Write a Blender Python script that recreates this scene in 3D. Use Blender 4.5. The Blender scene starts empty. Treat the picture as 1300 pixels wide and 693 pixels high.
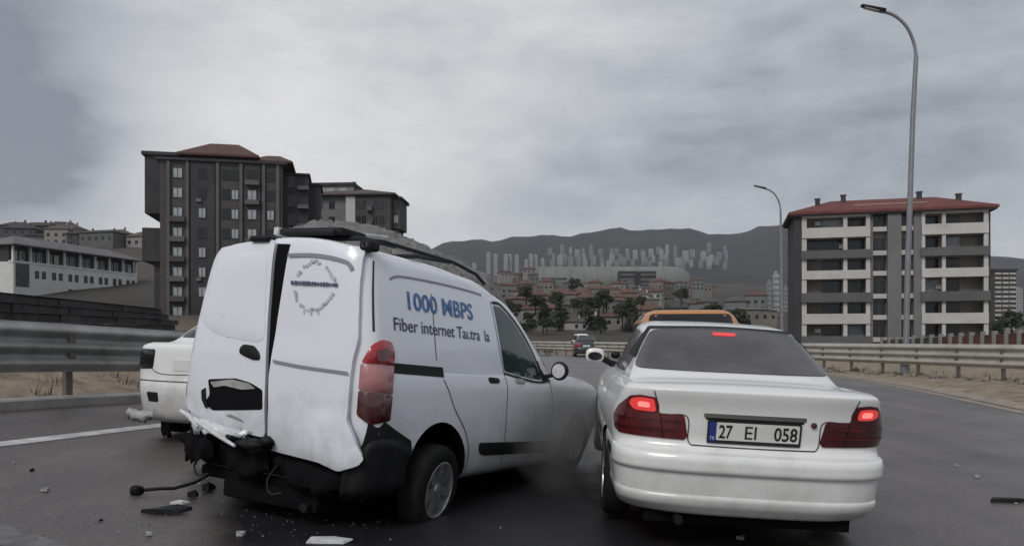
import bpy, bmesh, math, random
import numpy as np
from mathutils import Vector, Matrix
from mathutils.bvhtree import BVHTree
from mathutils.geometry import delaunay_2d_cdt

rad = math.radians
C = bpy.context.scene.collection
scene = bpy.context.scene

# ------------------------------------------------------------------ camera
F, CX, HY, CAMZ = 1000.0, 650.0, 430.0, 1.26      # focal length and principal column in photo pixels, horizon row, eye height
cam_d = bpy.data.cameras.new('camera')
cam = bpy.data.objects.new('camera', cam_d)
C.objects.link(cam)
cam.location = (0, 0, CAMZ)
cam.rotation_euler = (rad(90), 0, 0)
cam_d.sensor_width = 36
cam_d.lens = 36 * F / 1300
cam_d.shift_y = (HY - 346.5) / 1300
cam_d.clip_start = 0.05
cam_d.clip_end = 20000
scene.camera = cam

# ------------------------------------------------------------------ sky, sun, exposure
SUN_EL, SUN_AZ = 42, 208         # sun lamp added behind the camera to brighten the vehicles' rear faces
world = bpy.data.worlds.new('World')
scene.world = world
world.use_nodes = True
nt = world.node_tree
nt.nodes.clear()
N = nt.nodes.new
L = nt.links.new
out = N('ShaderNodeOutputWorld')
bg = N('ShaderNodeBackground')
bg.inputs['Strength'].default_value = 0.1
sky = N('ShaderNodeTexSky')
sky.sky_type = 'NISHITA'
sky.sun_disc = False
sky.sun_elevation = rad(SUN_EL)
sky.sun_rotation = rad(SUN_AZ)
tc = N('ShaderNodeTexCoord')


def wmath(op, a, b=None, clamp=False):
    m = N('ShaderNodeMath')
    m.operation = op
    m.use_clamp = clamp
    for i, v in enumerate((a, b)):
        if v is None:
            continue
        if isinstance(v, (int, float)):
            m.inputs[i].default_value = v
        else:
            L(v, m.inputs[i])
    return m.outputs[0]


def wnoise(scale, detail, rough, stretch=(1, 1, 2.6), off=(0, 0, 0), dist=0.0):
    mp = N('ShaderNodeMapping')
    mp.inputs['Scale'].default_value = stretch
    mp.inputs['Location'].default_value = off
    L(tc.outputs['Generated'], mp.inputs['Vector'])
    n = N('ShaderNodeTexNoise')
    n.inputs['Scale'].default_value = scale
    n.inputs['Detail'].default_value = detail
    n.inputs['Roughness'].default_value = rough
    n.inputs['Distortion'].default_value = dist
    L(mp.outputs['Vector'], n.inputs['Vector'])
    return n.outputs['Fac']


def wlobe(d, sharp):
    """A broad brighter or darker bank of cloud round one direction."""
    v = Vector(d).normalized()
    dp = N('ShaderNodeVectorMath')
    dp.operation = 'DOT_PRODUCT'
    nrm = N('ShaderNodeVectorMath')
    nrm.operation = 'NORMALIZE'
    L(tc.outputs['Generated'], nrm.inputs[0])
    L(nrm.outputs['Vector'], dp.inputs[0])
    dp.inputs[1].default_value = v
    return wmath('POWER', wmath('MAXIMUM', dp.outputs['Value'], 0.0), sharp)


n1 = wnoise(1.7, 7, 0.55, off=(3.1, 0.4, 0.2), dist=0.3)
n3 = wnoise(9.0, 8, 0.6, off=(0.3, 5.2, 1.9), dist=0.2)
n2 = wnoise(4.0, 9, 0.6, off=(1.7, 2.2, 0.9), dist=0.5)
tone = wmath('ADD', wmath('MULTIPLY', n1, 0.72), wmath('MULTIPLY', n2, 0.42))
tone = wmath('ADD', tone, wmath('MULTIPLY', wmath('SUBTRACT', n3, 0.5), 0.36))
tone = wmath('ADD', tone, wmath('MULTIPLY', wlobe((-0.28, 1, 0.18), 16), 0.34))
tone = wmath('SUBTRACT', tone, wmath('MULTIPLY', wmath('MULTIPLY', wlobe((-0.66, 1, 0.27), 120), wmath('MULTIPLY', n2, n3)), 2.6))
tone = wmath('SUBTRACT', tone, wmath('MULTIPLY', wlobe((0.30, 1, 0.33), 18), 0.16))
ramp = N('ShaderNodeValToRGB')
ramp.color_ramp.elements[0].position = 0.30
ramp.color_ramp.elements[0].color = (2.3, 2.5, 2.95, 1)
ramp.color_ramp.elements[1].position = 0.90
ramp.color_ramp.elements[1].color = (7.9, 7.8, 7.75, 1)
e = ramp.color_ramp.elements.new(0.55)
e.color = (4.7, 4.95, 5.35, 1)
L(tone, ramp.inputs['Fac'])
mix = N('ShaderNodeMixRGB')
mix.inputs['Fac'].default_value = 0.94
L(sky.outputs['Color'], mix.inputs['Color1'])
L(ramp.outputs['Color'], mix.inputs['Color2'])
L(mix.outputs['Color'], bg.inputs['Color'])
L(bg.outputs['Background'], out.inputs['Surface'])

sun_d = bpy.data.lights.new('sun', 'SUN')
sun_d.energy = 1.5
sun_d.angle = rad(25)
sun_d.color = (1.0, 0.97, 0.93)
sun = bpy.data.objects.new('sun', sun_d)
C.objects.link(sun)
sd = Vector((math.sin(rad(SUN_AZ)) * math.cos(rad(SUN_EL)), math.cos(rad(SUN_AZ)) * math.cos(rad(SUN_EL)), math.sin(rad(SUN_EL))))
sun.rotation_euler = sd.to_track_quat('Z', 'Y').to_euler()
sun.location = (0, 0, 40)

scene.view_settings.view_transform = 'Standard'
scene.view_settings.look = 'None'
scene.view_settings.exposure = 0.06
scene.view_settings.gamma = 1.0

rng = random.Random(7)


# ------------------------------------------------------------------ materials
def mat(name, col, rough=0.6, metal=0.0, var=0.0, vscale=6.0, bump=0.0, bscale=40.0, col2=None, emit=None, estr=0.0, coat=0.0,
        spec=0.5, grime=0.0, grime_col=(0.16, 0.14, 0.12), detail=4, gz=(0.2, 0.9), trans=0.0):
    m = bpy.data.materials.new(name)
    m.use_nodes = True
    t = m.node_tree
    p = t.nodes['Principled BSDF']
    p.inputs['Base Color'].default_value = (*col, 1)
    p.inputs['Roughness'].default_value = rough
    p.inputs['Metallic'].default_value = metal
    p.inputs['Specular IOR Level'].default_value = spec
    p.inputs['Coat Weight'].default_value = coat
    p.inputs['Coat Roughness'].default_value = 0.06
    p.inputs['Transmission Weight'].default_value = trans
    if emit:
        p.inputs['Emission Color'].default_value = (*emit, 1)
        p.inputs['Emission Strength'].default_value = estr
    tcn = t.nodes.new('ShaderNodeTexCoord')
    last = None
    if var or col2:
        n = t.nodes.new('ShaderNodeTexNoise')
        n.inputs['Scale'].default_value = vscale
        n.inputs['Detail'].default_value = detail
        n.inputs['Roughness'].default_value = 0.65
        t.links.new(tcn.outputs['Object'], n.inputs['Vector'])
        r = t.nodes.new('ShaderNodeValToRGB')
        r.color_ramp.elements[0].position = 0.35
        r.color_ramp.elements[1].position = 0.68
        c2 = col2 or tuple(min(1, c * (1 + var)) for c in col)
        c1 = col if col2 else tuple(c * (1 - var) for c in col)
        r.color_ramp.elements[0].color = (*c1, 1)
        r.color_ramp.elements[1].color = (*c2, 1)
        t.links.new(n.outputs['Fac'], r.inputs['Fac'])
        last = r.outputs['Color']
    if grime:
        n = t.nodes.new('ShaderNodeTexNoise')
        n.inputs['Scale'].default_value = 3.2
        n.inputs['Detail'].default_value = 7
        n.inputs['Roughness'].default_value = 0.7
        t.links.new(tcn.outputs['Object'], n.inputs['Vector'])
        sp = t.nodes.new('ShaderNodeSeparateXYZ')
        t.links.new(tcn.outputs['Object'], sp.inputs[0])
        mr = t.nodes.new('ShaderNodeMapRange')        # road spray: thick on the sills, thin above
        mr.inputs['From Min'].default_value = gz[0]
        mr.inputs['From Max'].default_value = gz[1]
        mr.inputs['To Min'].default_value = 0.55
        mr.inputs['To Max'].default_value = 0.0
        t.links.new(sp.outputs['Z'], mr.inputs['Value'])
        ad = t.nodes.new('ShaderNodeMath')
        ad.operation = 'ADD'
        t.links.new(n.outputs['Fac'], ad.inputs[0])
        t.links.new(mr.outputs['Result'], ad.inputs[1])
        r = t.nodes.new('ShaderNodeValToRGB')
        r.color_ramp.elements[0].position = 0.60
        r.color_ramp.elements[0].color = (0, 0, 0, 1)
        r.color_ramp.elements[1].position = 1.05 if grime < 1 else 0.9
        r.color_ramp.elements[1].color = (grime, grime, grime, 1)
        t.links.new(ad.outputs[0], r.inputs['Fac'])
        mx = t.nodes.new('ShaderNodeMixRGB')
        mx.inputs['Color1'].default_value = (*col, 1)
        mx.inputs['Color2'].default_value = (*grime_col, 1)
        t.links.new(r.outputs['Color'], mx.inputs['Fac'])
        if last:
            t.links.new(last, mx.inputs['Color1'])
        last = mx.outputs['Color']
    if last:
        t.links.new(last, p.inputs['Base Color'])
    if bump:
        n = t.nodes.new('ShaderNodeTexNoise')
        n.inputs['Scale'].default_value = bscale
        n.inputs['Detail'].default_value = 5
        t.links.new(tcn.outputs['Object'], n.inputs['Vector'])
        b = t.nodes.new('ShaderNodeBump')
        b.inputs['Strength'].default_value = bump
        b.inputs['Distance'].default_value = 0.02
        t.links.new(n.outputs['Fac'], b.inputs['Height'])
        t.links.new(b.outputs['Normal'], p.inputs['Normal'])
    return m


M = {}
M['van_paint'] = mat('van_paint', (0.70, 0.72, 0.77), 0.32, coat=0.5, grime=0.55, grime_col=(0.20, 0.19, 0.185))
M['car_paint'] = mat('car_paint', (0.72, 0.72, 0.71), 0.28, coat=0.6, grime=0.45, grime_col=(0.24, 0.23, 0.22), gz=(0.15, 0.75))
M['white_paint'] = mat('white_paint', (0.74, 0.74, 0.74), 0.35, coat=0.3, grime=0.5, grime_col=(0.16, 0.15, 0.14))
M['beige_paint'] = mat('beige_paint', (0.46, 0.20, 0.07), 0.35, coat=0.4, var=0.08)
M['dark_paint'] = mat('dark_paint', (0.035, 0.037, 0.042), 0.3, coat=0.5, var=0.1)
M['black_plastic'] = mat('black_plastic', (0.010, 0.010, 0.011), 0.62, spec=0.25, var=0.35, vscale=9)
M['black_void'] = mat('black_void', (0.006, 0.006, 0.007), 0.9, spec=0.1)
M['seam'] = mat('seam', (0.035, 0.035, 0.04), 0.8)
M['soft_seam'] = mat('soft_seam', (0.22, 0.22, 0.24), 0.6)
M['rubber'] = mat('rubber', (0.013, 0.013, 0.013), 0.85, spec=0.2, var=0.3, vscale=14)
M['tinted_glass'] = mat('tinted_glass', (0.075, 0.071, 0.078), 0.12, spec=0.3, var=0.25, vscale=2.5)
M['van_glass'] = mat('van_glass', (0.012, 0.03, 0.032), 0.06, spec=0.6, var=0.5, vscale=4.5)
M['dark_glass'] = mat('dark_glass', (0.012, 0.012, 0.014), 0.08, spec=0.5)
M['rim_metal'] = mat('rim_metal', (0.52, 0.52, 0.53), 0.38, metal=0.85, var=0.25, vscale=20)
M['grit'] = mat('grit', (0.17, 0.17, 0.17), 0.5, var=0.4, vscale=30)
M['chrome'] = mat('chrome', (0.55, 0.57, 0.55), 0.2, metal=1.0)
M['lamp_red'] = mat('lamp_red', (0.10, 0.012, 0.014), 0.18, coat=0.8, var=0.3, vscale=18)
M['lamp_dark_red'] = mat('lamp_dark_red', (0.055, 0.008, 0.010), 0.2, coat=0.8, var=0.3, vscale=18)
M['van_lamp_red'] = mat('van_lamp_red', (0.33, 0.012, 0.02), 0.2, coat=0.8, var=0.25, vscale=18)
M['lamp_pale'] = mat('lamp_pale', (0.36, 0.15, 0.15), 0.25, coat=0.6, var=0.12, vscale=10)
M['brake_glow'] = mat('brake_glow', (0.55, 0.03, 0.04), 0.3, emit=(1.0, 0.09, 0.08), estr=0.38)
M['lamp_core'] = mat('lamp_core', (0.6, 0.1, 0.1), 0.3, emit=(1.0, 0.30, 0.26), estr=0.85)
M['high_brake'] = mat('high_brake', (0.4, 0.02, 0.03), 0.3, emit=(1.0, 0.06, 0.06), estr=0.45)
M['head_lens'] = mat('head_lens', (0.35, 0.36, 0.38), 0.1, coat=0.8, var=0.3, vscale=25)
M['plate_white'] = mat('plate_white', (0.62, 0.63, 0.60), 0.45, var=0.06)
M['plate_blue'] = mat('plate_blue', (0.02, 0.035, 0.20), 0.45)
M['plate_ink'] = mat('plate_ink', (0.012, 0.012, 0.012), 0.5)
M['decal_blue'] = mat('decal_blue', (0.018, 0.085, 0.25), 0.5, col2=(0.10, 0.22, 0.42), vscale=16)
M['decal_navy'] = mat('decal_navy', (0.05, 0.065, 0.11), 0.5, var=0.4, vscale=14)
M['decal_faint'] = mat('decal_faint', (0.42, 0.44, 0.52), 0.5, var=0.25, vscale=22)
M['galv'] = mat('galv', (0.25, 0.25, 0.245), 0.5, metal=0.25, var=0.28, vscale=2.2, detail=7, bump=0.1, bscale=14)
M['galv_dusty'] = mat('galv_dusty', (0.36, 0.34, 0.30), 0.6, metal=0.1, var=0.2, vscale=1.6, detail=7)
M['post_steel'] = mat('post_steel', (0.13, 0.115, 0.10), 0.65, metal=0.2, var=0.35, vscale=4)
M['pole_steel'] = mat('pole_steel', (0.21, 0.215, 0.23), 0.5, metal=0.3, var=0.12, vscale=3)
M['line_white'] = mat('line_white', (0.52, 0.52, 0.51), 0.8, col2=(0.30, 0.30, 0.30), vscale=5, detail=8)
M['line_dusty'] = mat('line_dusty', (0.31, 0.255, 0.20), 0.9, col2=(0.16, 0.138, 0.12), vscale=2.5, detail=8)
M['line_faded'] = mat('line_faded', (0.16, 0.155, 0.16), 0.9, col2=(0.08, 0.078, 0.08), vscale=7, detail=8)
M['concrete'] = mat('concrete', (0.27, 0.26, 0.25), 0.9, var=0.2, vscale=2.5, bump=0.3, bscale=18)
M['slope_stone'] = mat('slope_stone', (0.15, 0.145, 0.14), 0.95, var=0.35, vscale=1.2, bump=0.5, bscale=6)
M['scrub'] = mat('scrub', (0.07, 0.066, 0.045), 0.9, var=0.4, vscale=0.5)
M['stone'] = mat('stone', (0.20, 0.175, 0.15), 0.95, var=0.3, vscale=5, bump=0.5, bscale=20)
M['debris_grey'] = mat('debris_grey', (0.30, 0.30, 0.30), 0.6, var=0.25, vscale=12)
M['debris_white'] = mat('debris_white', (0.55, 0.55, 0.56), 0.5, var=0.15, vscale=12)
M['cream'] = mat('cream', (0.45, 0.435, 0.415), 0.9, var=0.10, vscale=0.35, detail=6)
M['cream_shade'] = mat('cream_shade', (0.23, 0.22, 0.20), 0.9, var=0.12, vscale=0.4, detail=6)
M['white_render'] = mat('white_render', (0.56, 0.55, 0.53), 0.9, var=0.08, vscale=0.4, detail=6)
M['grey_render'] = mat('grey_render', (0.15, 0.15, 0.15), 0.9, var=0.12, vscale=0.3, detail=6)
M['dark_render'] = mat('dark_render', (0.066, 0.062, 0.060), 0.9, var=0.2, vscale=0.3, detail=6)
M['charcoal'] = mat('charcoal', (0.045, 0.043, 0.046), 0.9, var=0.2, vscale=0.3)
M['charcoal_light'] = mat('charcoal_light', (0.10, 0.10, 0.10), 0.9, var=0.15, vscale=0.3)
M['red_roof'] = mat('red_roof', (0.13, 0.038, 0.034), 0.85, var=0.25, vscale=0.8, bump=0.4, bscale=3)
M['dark_red_roof'] = mat('dark_red_roof', (0.080, 0.040, 0.034), 0.85, var=0.25, vscale=0.8)
M['brown_roof'] = mat('brown_roof', (0.085, 0.07, 0.065), 0.9, var=0.2, vscale=0.6)
M['grey_roof'] = mat('grey_roof', (0.13, 0.125, 0.125), 0.9, var=0.2, vscale=0.4)
M['orange_roof'] = mat('orange_roof', (0.11, 0.058, 0.046), 0.9, var=0.3, vscale=0.3)
M['window_dark'] = mat('window_dark', (0.016, 0.017, 0.02), 0.2, var=0.5, vscale=0.7)
M['window_pale'] = mat('window_pale', (0.32, 0.34, 0.36), 0.35, var=0.35, vscale=0.9)
M['hall_skin'] = mat('hall_skin', (0.155, 0.17, 0.16), 0.7, var=0.12, vscale=0.05, detail=6)
M['fence_red'] = mat('fence_red', (0.085, 0.035, 0.03), 0.85, var=0.3, vscale=2)
M['course_stone'] = mat('course_stone', (0.045, 0.042, 0.043), 0.95, var=0.4, vscale=1.2, detail=7, bump=0.6, bscale=6)
M['course_ledge'] = mat('course_ledge', (0.10, 0.095, 0.095), 0.95, var=0.4, vscale=1.2, detail=7)
M['bark'] = mat('bark', (0.05, 0.04, 0.03), 0.95, var=0.3)
M['leaf'] = mat('leaf', (0.045, 0.055, 0.03), 0.8, var=0.4, vscale=0.7)
M['dry_leaf'] = mat('dry_leaf', (0.13, 0.115, 0.07), 0.9, var=0.4, vscale=2)
M['tower_pale'] = mat('tower_pale', (0.33, 0.33, 0.33), 0.9, var=0.1, vscale=0.03)
M['tower_grey'] = mat('tower_grey', (0.22, 0.23, 0.25), 0.9, var=0.15, vscale=0.03)
M['tower_band'] = mat('tower_band', (0.10, 0.105, 0.12), 0.7)
M['painted_shade'] = mat('painted_shade', (0.010, 0.009, 0.011), 0.5, var=0.3, vscale=3)
M['skyline_wall'] = mat('skyline_wall', (0.075, 0.074, 0.075), 0.9, var=0.2, vscale=0.3)
M['skyline_roof'] = mat('skyline_roof', (0.045, 0.04, 0.04), 0.9, var=0.2, vscale=0.3)


def fade_shade_edges(m):
    """Fades a painted shadow out towards its own rim."""
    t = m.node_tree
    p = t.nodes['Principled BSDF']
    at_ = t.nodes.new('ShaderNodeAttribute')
    at_.attribute_name = 'shade_depth'
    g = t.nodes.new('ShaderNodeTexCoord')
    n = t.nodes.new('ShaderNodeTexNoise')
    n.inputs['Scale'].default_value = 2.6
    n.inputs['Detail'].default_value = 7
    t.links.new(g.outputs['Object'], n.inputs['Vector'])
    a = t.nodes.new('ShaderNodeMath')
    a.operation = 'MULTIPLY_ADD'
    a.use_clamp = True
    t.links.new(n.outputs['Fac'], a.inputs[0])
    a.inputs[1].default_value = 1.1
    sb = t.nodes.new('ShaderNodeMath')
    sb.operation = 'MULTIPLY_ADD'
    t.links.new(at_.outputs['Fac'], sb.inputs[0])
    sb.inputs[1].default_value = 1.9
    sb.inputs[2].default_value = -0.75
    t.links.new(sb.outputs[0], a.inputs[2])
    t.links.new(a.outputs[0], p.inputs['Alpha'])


fade_shade_edges(M['painted_shade'])


def asphalt():
    m = mat('asphalt', (0.042, 0.040, 0.043), 0.62, spec=0.4)
    t = m.node_tree
    p = t.nodes['Principled BSDF']
    g = t.nodes.new('ShaderNodeTexCoord')
    def noise(sc, det, stretch=(1, 1, 1)):
        mp = t.nodes.new('ShaderNodeMapping')
        mp.inputs['Scale'].default_value = stretch
        mp.inputs['Rotation'].default_value = (0, 0, rad(12))
        t.links.new(g.outputs['Object'], mp.inputs['Vector'])
        n = t.nodes.new('ShaderNodeTexNoise')
        n.inputs['Scale'].default_value = sc
        n.inputs['Detail'].default_value = det
        n.inputs['Roughness'].default_value = 0.65
        t.links.new(mp.outputs['Vector'], n.inputs['Vector'])
        return n.outputs['Fac']
    def ramp(f, a, b, ca, cb):
        r = t.nodes.new('ShaderNodeValToRGB')
        r.color_ramp.elements[0].position = a
        r.color_ramp.elements[1].position = b
        r.color_ramp.elements[0].color = (*ca, 1)
        r.color_ramp.elements[1].color = (*cb, 1)
        t.links.new(f, r.inputs['Fac'])
        return r.outputs['Color']
    def mixc(kind, fac, a, b):
        x = t.nodes.new('ShaderNodeMixRGB')
        x.blend_type = kind
        x.inputs['Fac'].default_value = fac
        t.links.new(a, x.inputs['Color1'])
        t.links.new(b, x.inputs['Color2'])
        return x.outputs['Color']
    base = ramp(noise(0.5, 8), 0.3, 0.72, (0.074, 0.067, 0.066), (0.150, 0.133, 0.126))
    lanes = ramp(noise(0.55, 5, (1.6, 0.12, 1)), 0.3, 0.7, (0.62, 0.62, 0.64), (1.15, 1.12, 1.12))
    grit = ramp(noise(48, 3), 0.34, 0.70, (0.58, 0.58, 0.58), (1.42, 1.40, 1.37))
    patch = ramp(noise(1.4, 6), 0.55, 0.75, (1, 1, 1), (0.72, 0.72, 0.74))
    c = mixc('MULTIPLY', 1, base, lanes)
    c = mixc('MULTIPLY', 1, c, grit)
    c = mixc('MULTIPLY', 0.8, c, patch)
    t.links.new(c, p.inputs['Base Color'])
    rr = t.nodes.new('ShaderNodeMapRange')
    rr.inputs['To Min'].default_value = 0.20
    rr.inputs['To Max'].default_value = 0.55
    t.links.new(noise(0.9, 6), rr.inputs['Value'])
    t.links.new(rr.outputs['Result'], p.inputs['Roughness'])
    b = t.nodes.new('ShaderNodeBump')
    b.inputs['Strength'].default_value = 0.35
    b.inputs['Distance'].default_value = 0.01
    t.links.new(noise(110, 3), b.inputs['Height'])
    t.links.new(b.outputs['Normal'], p.inputs['Normal'])
    return m


M['asphalt'] = asphalt()


def earth():
    m = mat('earth', (0.14, 0.12, 0.10), 0.95, spec=0.2)
    t = m.node_tree
    p = t.nodes['Principled BSDF']
    g = t.nodes.new('ShaderNodeTexCoord')
    def noise(sc, det):
        n = t.nodes.new('ShaderNodeTexNoise')
        n.inputs['Scale'].default_value = sc
        n.inputs['Detail'].default_value = det
        n.inputs['Roughness'].default_value = 0.7
        t.links.new(g.outputs['Object'], n.inputs['Vector'])
        return n.outputs['Fac']
    def ramp(f, a, b, ca, cb):
        r = t.nodes.new('ShaderNodeValToRGB')
        r.color_ramp.elements[0].position = a
        r.color_ramp.elements[1].position = b
        r.color_ramp.elements[0].color = (*ca, 1)
        r.color_ramp.elements[1].color = (*cb, 1)
        t.links.new(f, r.inputs['Fac'])
        return r.outputs['Color']
    near = ramp(noise(2.2, 9), 0.36, 0.66, (0.15, 0.118, 0.090), (0.34, 0.28, 0.215))
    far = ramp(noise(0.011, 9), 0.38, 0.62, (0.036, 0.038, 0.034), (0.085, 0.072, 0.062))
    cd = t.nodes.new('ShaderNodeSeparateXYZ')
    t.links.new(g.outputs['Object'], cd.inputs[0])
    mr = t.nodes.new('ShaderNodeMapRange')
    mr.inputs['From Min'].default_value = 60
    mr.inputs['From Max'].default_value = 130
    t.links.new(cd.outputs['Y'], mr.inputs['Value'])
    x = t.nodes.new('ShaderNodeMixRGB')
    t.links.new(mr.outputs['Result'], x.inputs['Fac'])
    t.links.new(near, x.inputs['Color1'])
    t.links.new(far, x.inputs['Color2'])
    t.links.new(x.outputs['Color'], p.inputs['Base Color'])
    b = t.nodes.new('ShaderNodeBump')
    b.inputs['Strength'].default_value = 0.6
    b.inputs['Distance'].default_value = 0.06
    t.links.new(noise(7, 8), b.inputs['Height'])
    t.links.new(b.outputs['Normal'], p.inputs['Normal'])
    return m


M['earth'] = earth()
M['forest_hill'] = mat('forest_hill', (0.030, 0.035, 0.042), 0.95, col2=(0.055, 0.055, 0.055), vscale=0.006, detail=10, spec=0.1)
M['gravel_hill'] = mat('gravel_hill', (0.11, 0.107, 0.105), 0.95, col2=(0.225, 0.22, 0.215), vscale=0.5, detail=10, bump=0.8, bscale=1.5, spec=0.1)


# ------------------------------------------------------------------ mesh helpers
def link(name, me, parent=None):
    o = bpy.data.objects.new(name, me)
    C.objects.link(o)
    if parent is not None:
        o.parent = parent
    return o


def finish_bm(bm, m, sharp=38, smooth=True):
    me = bpy.data.meshes.new('mesh')
    if smooth:
        for f in bm.faces:
            f.smooth = True
        lim = rad(sharp)
        for ed in bm.edges:
            if len(ed.link_faces) == 2 and ed.calc_face_angle(0) > lim:
                ed.smooth = False
    bm.to_mesh(me)
    bm.free()
    for x in (m if isinstance(m, (list, tuple)) else [m]):
        me.materials.append(x)
    return me


def mesh_obj(name, verts, faces, m, parent=None, smooth=False, sharp=38, weld=0.0):
    bm = bmesh.new()
    vs = [bm.verts.new(v) for v in verts]
    for f in faces:
        try:
            bm.faces.new([vs[i] for i in f])
        except ValueError:
            pass
    if weld:
        bmesh.ops.remove_doubles(bm, verts=bm.verts, dist=weld)
    bmesh.ops.recalc_face_normals(bm, faces=bm.faces)
    return link(name, finish_bm(bm, m, sharp, smooth), parent)


def tag(o, label, cat, group=None, kind=None):
    o['label'] = label
    o['category'] = cat
    if group:
        o['group'] = group
    if kind:
        o['kind'] = kind
    return o


def thing(name, label, cat, loc=(0, 0, 0), rz=0.0, group=None, matrix=None):
    o = bpy.data.objects.new(name, None)
    o.empty_display_size = 0.2
    C.objects.link(o)
    if matrix is not None:
        o.matrix_world = matrix
    else:
        o.location = loc
        o.rotation_euler = (0, 0, rz)
    return tag(o, label, cat, group)


def structure(o):
    o['kind'] = 'structure'
    return o


def copy_tree(o, parent=None):
    c = o.copy()
    C.objects.link(c)
    if parent is not None:
        c.parent = parent
    for ch in list(o.children):
        copy_tree(ch, c)
    return c


def bm_box(bm, x0, x1, y0, y1, z0, z1, mi=0, rot=None):
    co = [(x, y, z) for z in (z0, z1) for y in (y0, y1) for x in (x0, x1)]
    if rot is not None:
        co = [rot @ Vector(c) for c in co]
    v = [bm.verts.new(c) for c in co]
    for q in ((0, 2, 3, 1), (4, 5, 7, 6), (0, 1, 5, 4), (2, 6, 7, 3), (0, 4, 6, 2), (1, 3, 7, 5)):
        f = bm.faces.new([v[i] for i in q])
        f.material_index = mi


def box(name, x0, x1, y0, y1, z0, z1, m, parent=None, bevel=0.0):
    bm = bmesh.new()
    bm_box(bm, x0, x1, y0, y1, z0, z1)
    if bevel:
        bmesh.ops.bevel(bm, geom=bm.edges[:], offset=bevel, segments=2, affect='EDGES', profile=0.5)
    return link(name, finish_bm(bm, m, smooth=bool(bevel)), parent)


def bm_tube(bm, path, r, seg=10, cap=True):
    """A round tube along a polyline; r is a number or one radius per point."""
    P = [Vector(p) for p in path]
    rs = r if isinstance(r, (list, tuple)) else [r] * len(P)
    rings = []
    ref = Vector((0, 0, 1))
    for i, p in enumerate(P):
        d = (P[min(i + 1, len(P) - 1)] - P[max(i - 1, 0)]).normalized()
        if abs(d.dot(ref)) > 0.95:
            a = d.cross(Vector((1, 0, 0))).normalized()
        else:
            a = d.cross(ref).normalized()
        b = d.cross(a).normalized()
        rings.append([bm.verts.new(p + (a * math.cos(2 * math.pi * k / seg) + b * math.sin(2 * math.pi * k / seg)) * rs[i]) for k in range(seg)])
    for a, b in zip(rings, rings[1:]):
        for k in range(seg):
            bm.faces.new((a[k], a[(k + 1) % seg], b[(k + 1) % seg], b[k]))
    if cap:
        bm.faces.new(rings[0][::-1])
        bm.faces.new(rings[-1])


def tube(name, path, r, m, parent=None, seg=10):
    bm = bmesh.new()
    bm_tube(bm, path, r, seg)
    bmesh.ops.recalc_face_normals(bm, faces=bm.faces)
    return link(name, finish_bm(bm, m), parent)


def lathe(name, prof, m, parent=None, seg=40, axis='x'):
    """Spin a profile of (distance along the axle, radius)."""
    bm = bmesh.new()
    rings = []
    for (a, r) in prof:
        ring = []
        for k in range(seg):
            t = 2 * math.pi * k / seg
            ring.append(bm.verts.new((a, r * math.cos(t), r * math.sin(t))))
        rings.append(ring)
    for a, b in zip(rings, rings[1:]):
        for k in range(seg):
            bm.faces.new((a[k], a[(k + 1) % seg], b[(k + 1) % seg], b[k]))
    bmesh.ops.remove_doubles(bm, verts=bm.verts, dist=1e-5)
    bmesh.ops.recalc_face_normals(bm, faces=bm.faces)
    return link(name, finish_bm(bm, m), parent)


def cubic(pts, n):
    """Catmull-Rom through pts, n steps per span."""
    P = [np.array(p, float) for p in pts]
    outp = []
    for i in range(len(P) - 1):
        p0, p1, p2, p3 = P[max(i - 1, 0)], P[i], P[i + 1], P[min(i + 2, len(P) - 1)]
        for k in range(n):
            t = k / n
            outp.append(0.5 * (2 * p1 + (p2 - p0) * t + (2 * p0 - 5 * p1 + 4 * p2 - p3) * t * t + (3 * p1 - p0 - 3 * p2 + p3) * t ** 3))
    outp.append(P[-1])
    return outp


# ------------------------------------------------------------------ car bodies: a stack of rounded plan outlines, lofted
NA, NB, NC = 18, 34, 18


def half_loop(s):
    w, yr, yf = s['w'], s['yr'], s['yf']
    cr, cf = s.get('cr', 0.35), s.get('cf', 0.5)
    nr, nf = s.get('nr', 3.0), s.get('nf', 2.6)
    tr, tf = s.get('tr', 0.04), s.get('tf', 0.05)
    L_ = yf - yr
    cr, cf = min(cr, L_ * 0.45), min(cf, L_ * 0.45)
    wr, wf = w * (1 - tr), w * (1 - tf)
    pts = []
    for k in range(NA):
        t = (k / NA) * math.pi / 2
        pts.append((wr * math.sin(t) ** (2 / nr), yr + cr * (1 - math.cos(t) ** (2 / nr))))
    y0, y1 = yr + cr, yf - cf
    ym = (y0 + y1) / 2
    for k in range(NB + 1):
        y = y0 + (y1 - y0) * k / NB
        s_ = (y - ym) / max(1e-6, (y1 - y0) / 2)
        tap = tr if s_ < 0 else tf
        pts.append((w * (1 - tap * s_ * s_), y))
    for k in range(1, NC + 1):
        t = (1 - k / NC) * math.pi / 2
        pts.append((wf * math.sin(t) ** (2 / nf), yf - cf * (1 - math.cos(t) ** (2 / nf))))
    z = s['z']
    if isinstance(z, (list, tuple)):
        ys, zs = [a for a, b in z], [b for a, b in z]
        zz = [float(np.interp(p[1], ys, zs)) for p in pts]
    else:
        zz = [z] * len(pts)
    cz = s.get('crown', 0.0)
    return np.array([(p[0], p[1], h + cz * (1 - (p[0] / max(w, 1e-6)) ** 2)) for p, h in zip(pts, zz)])


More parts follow.
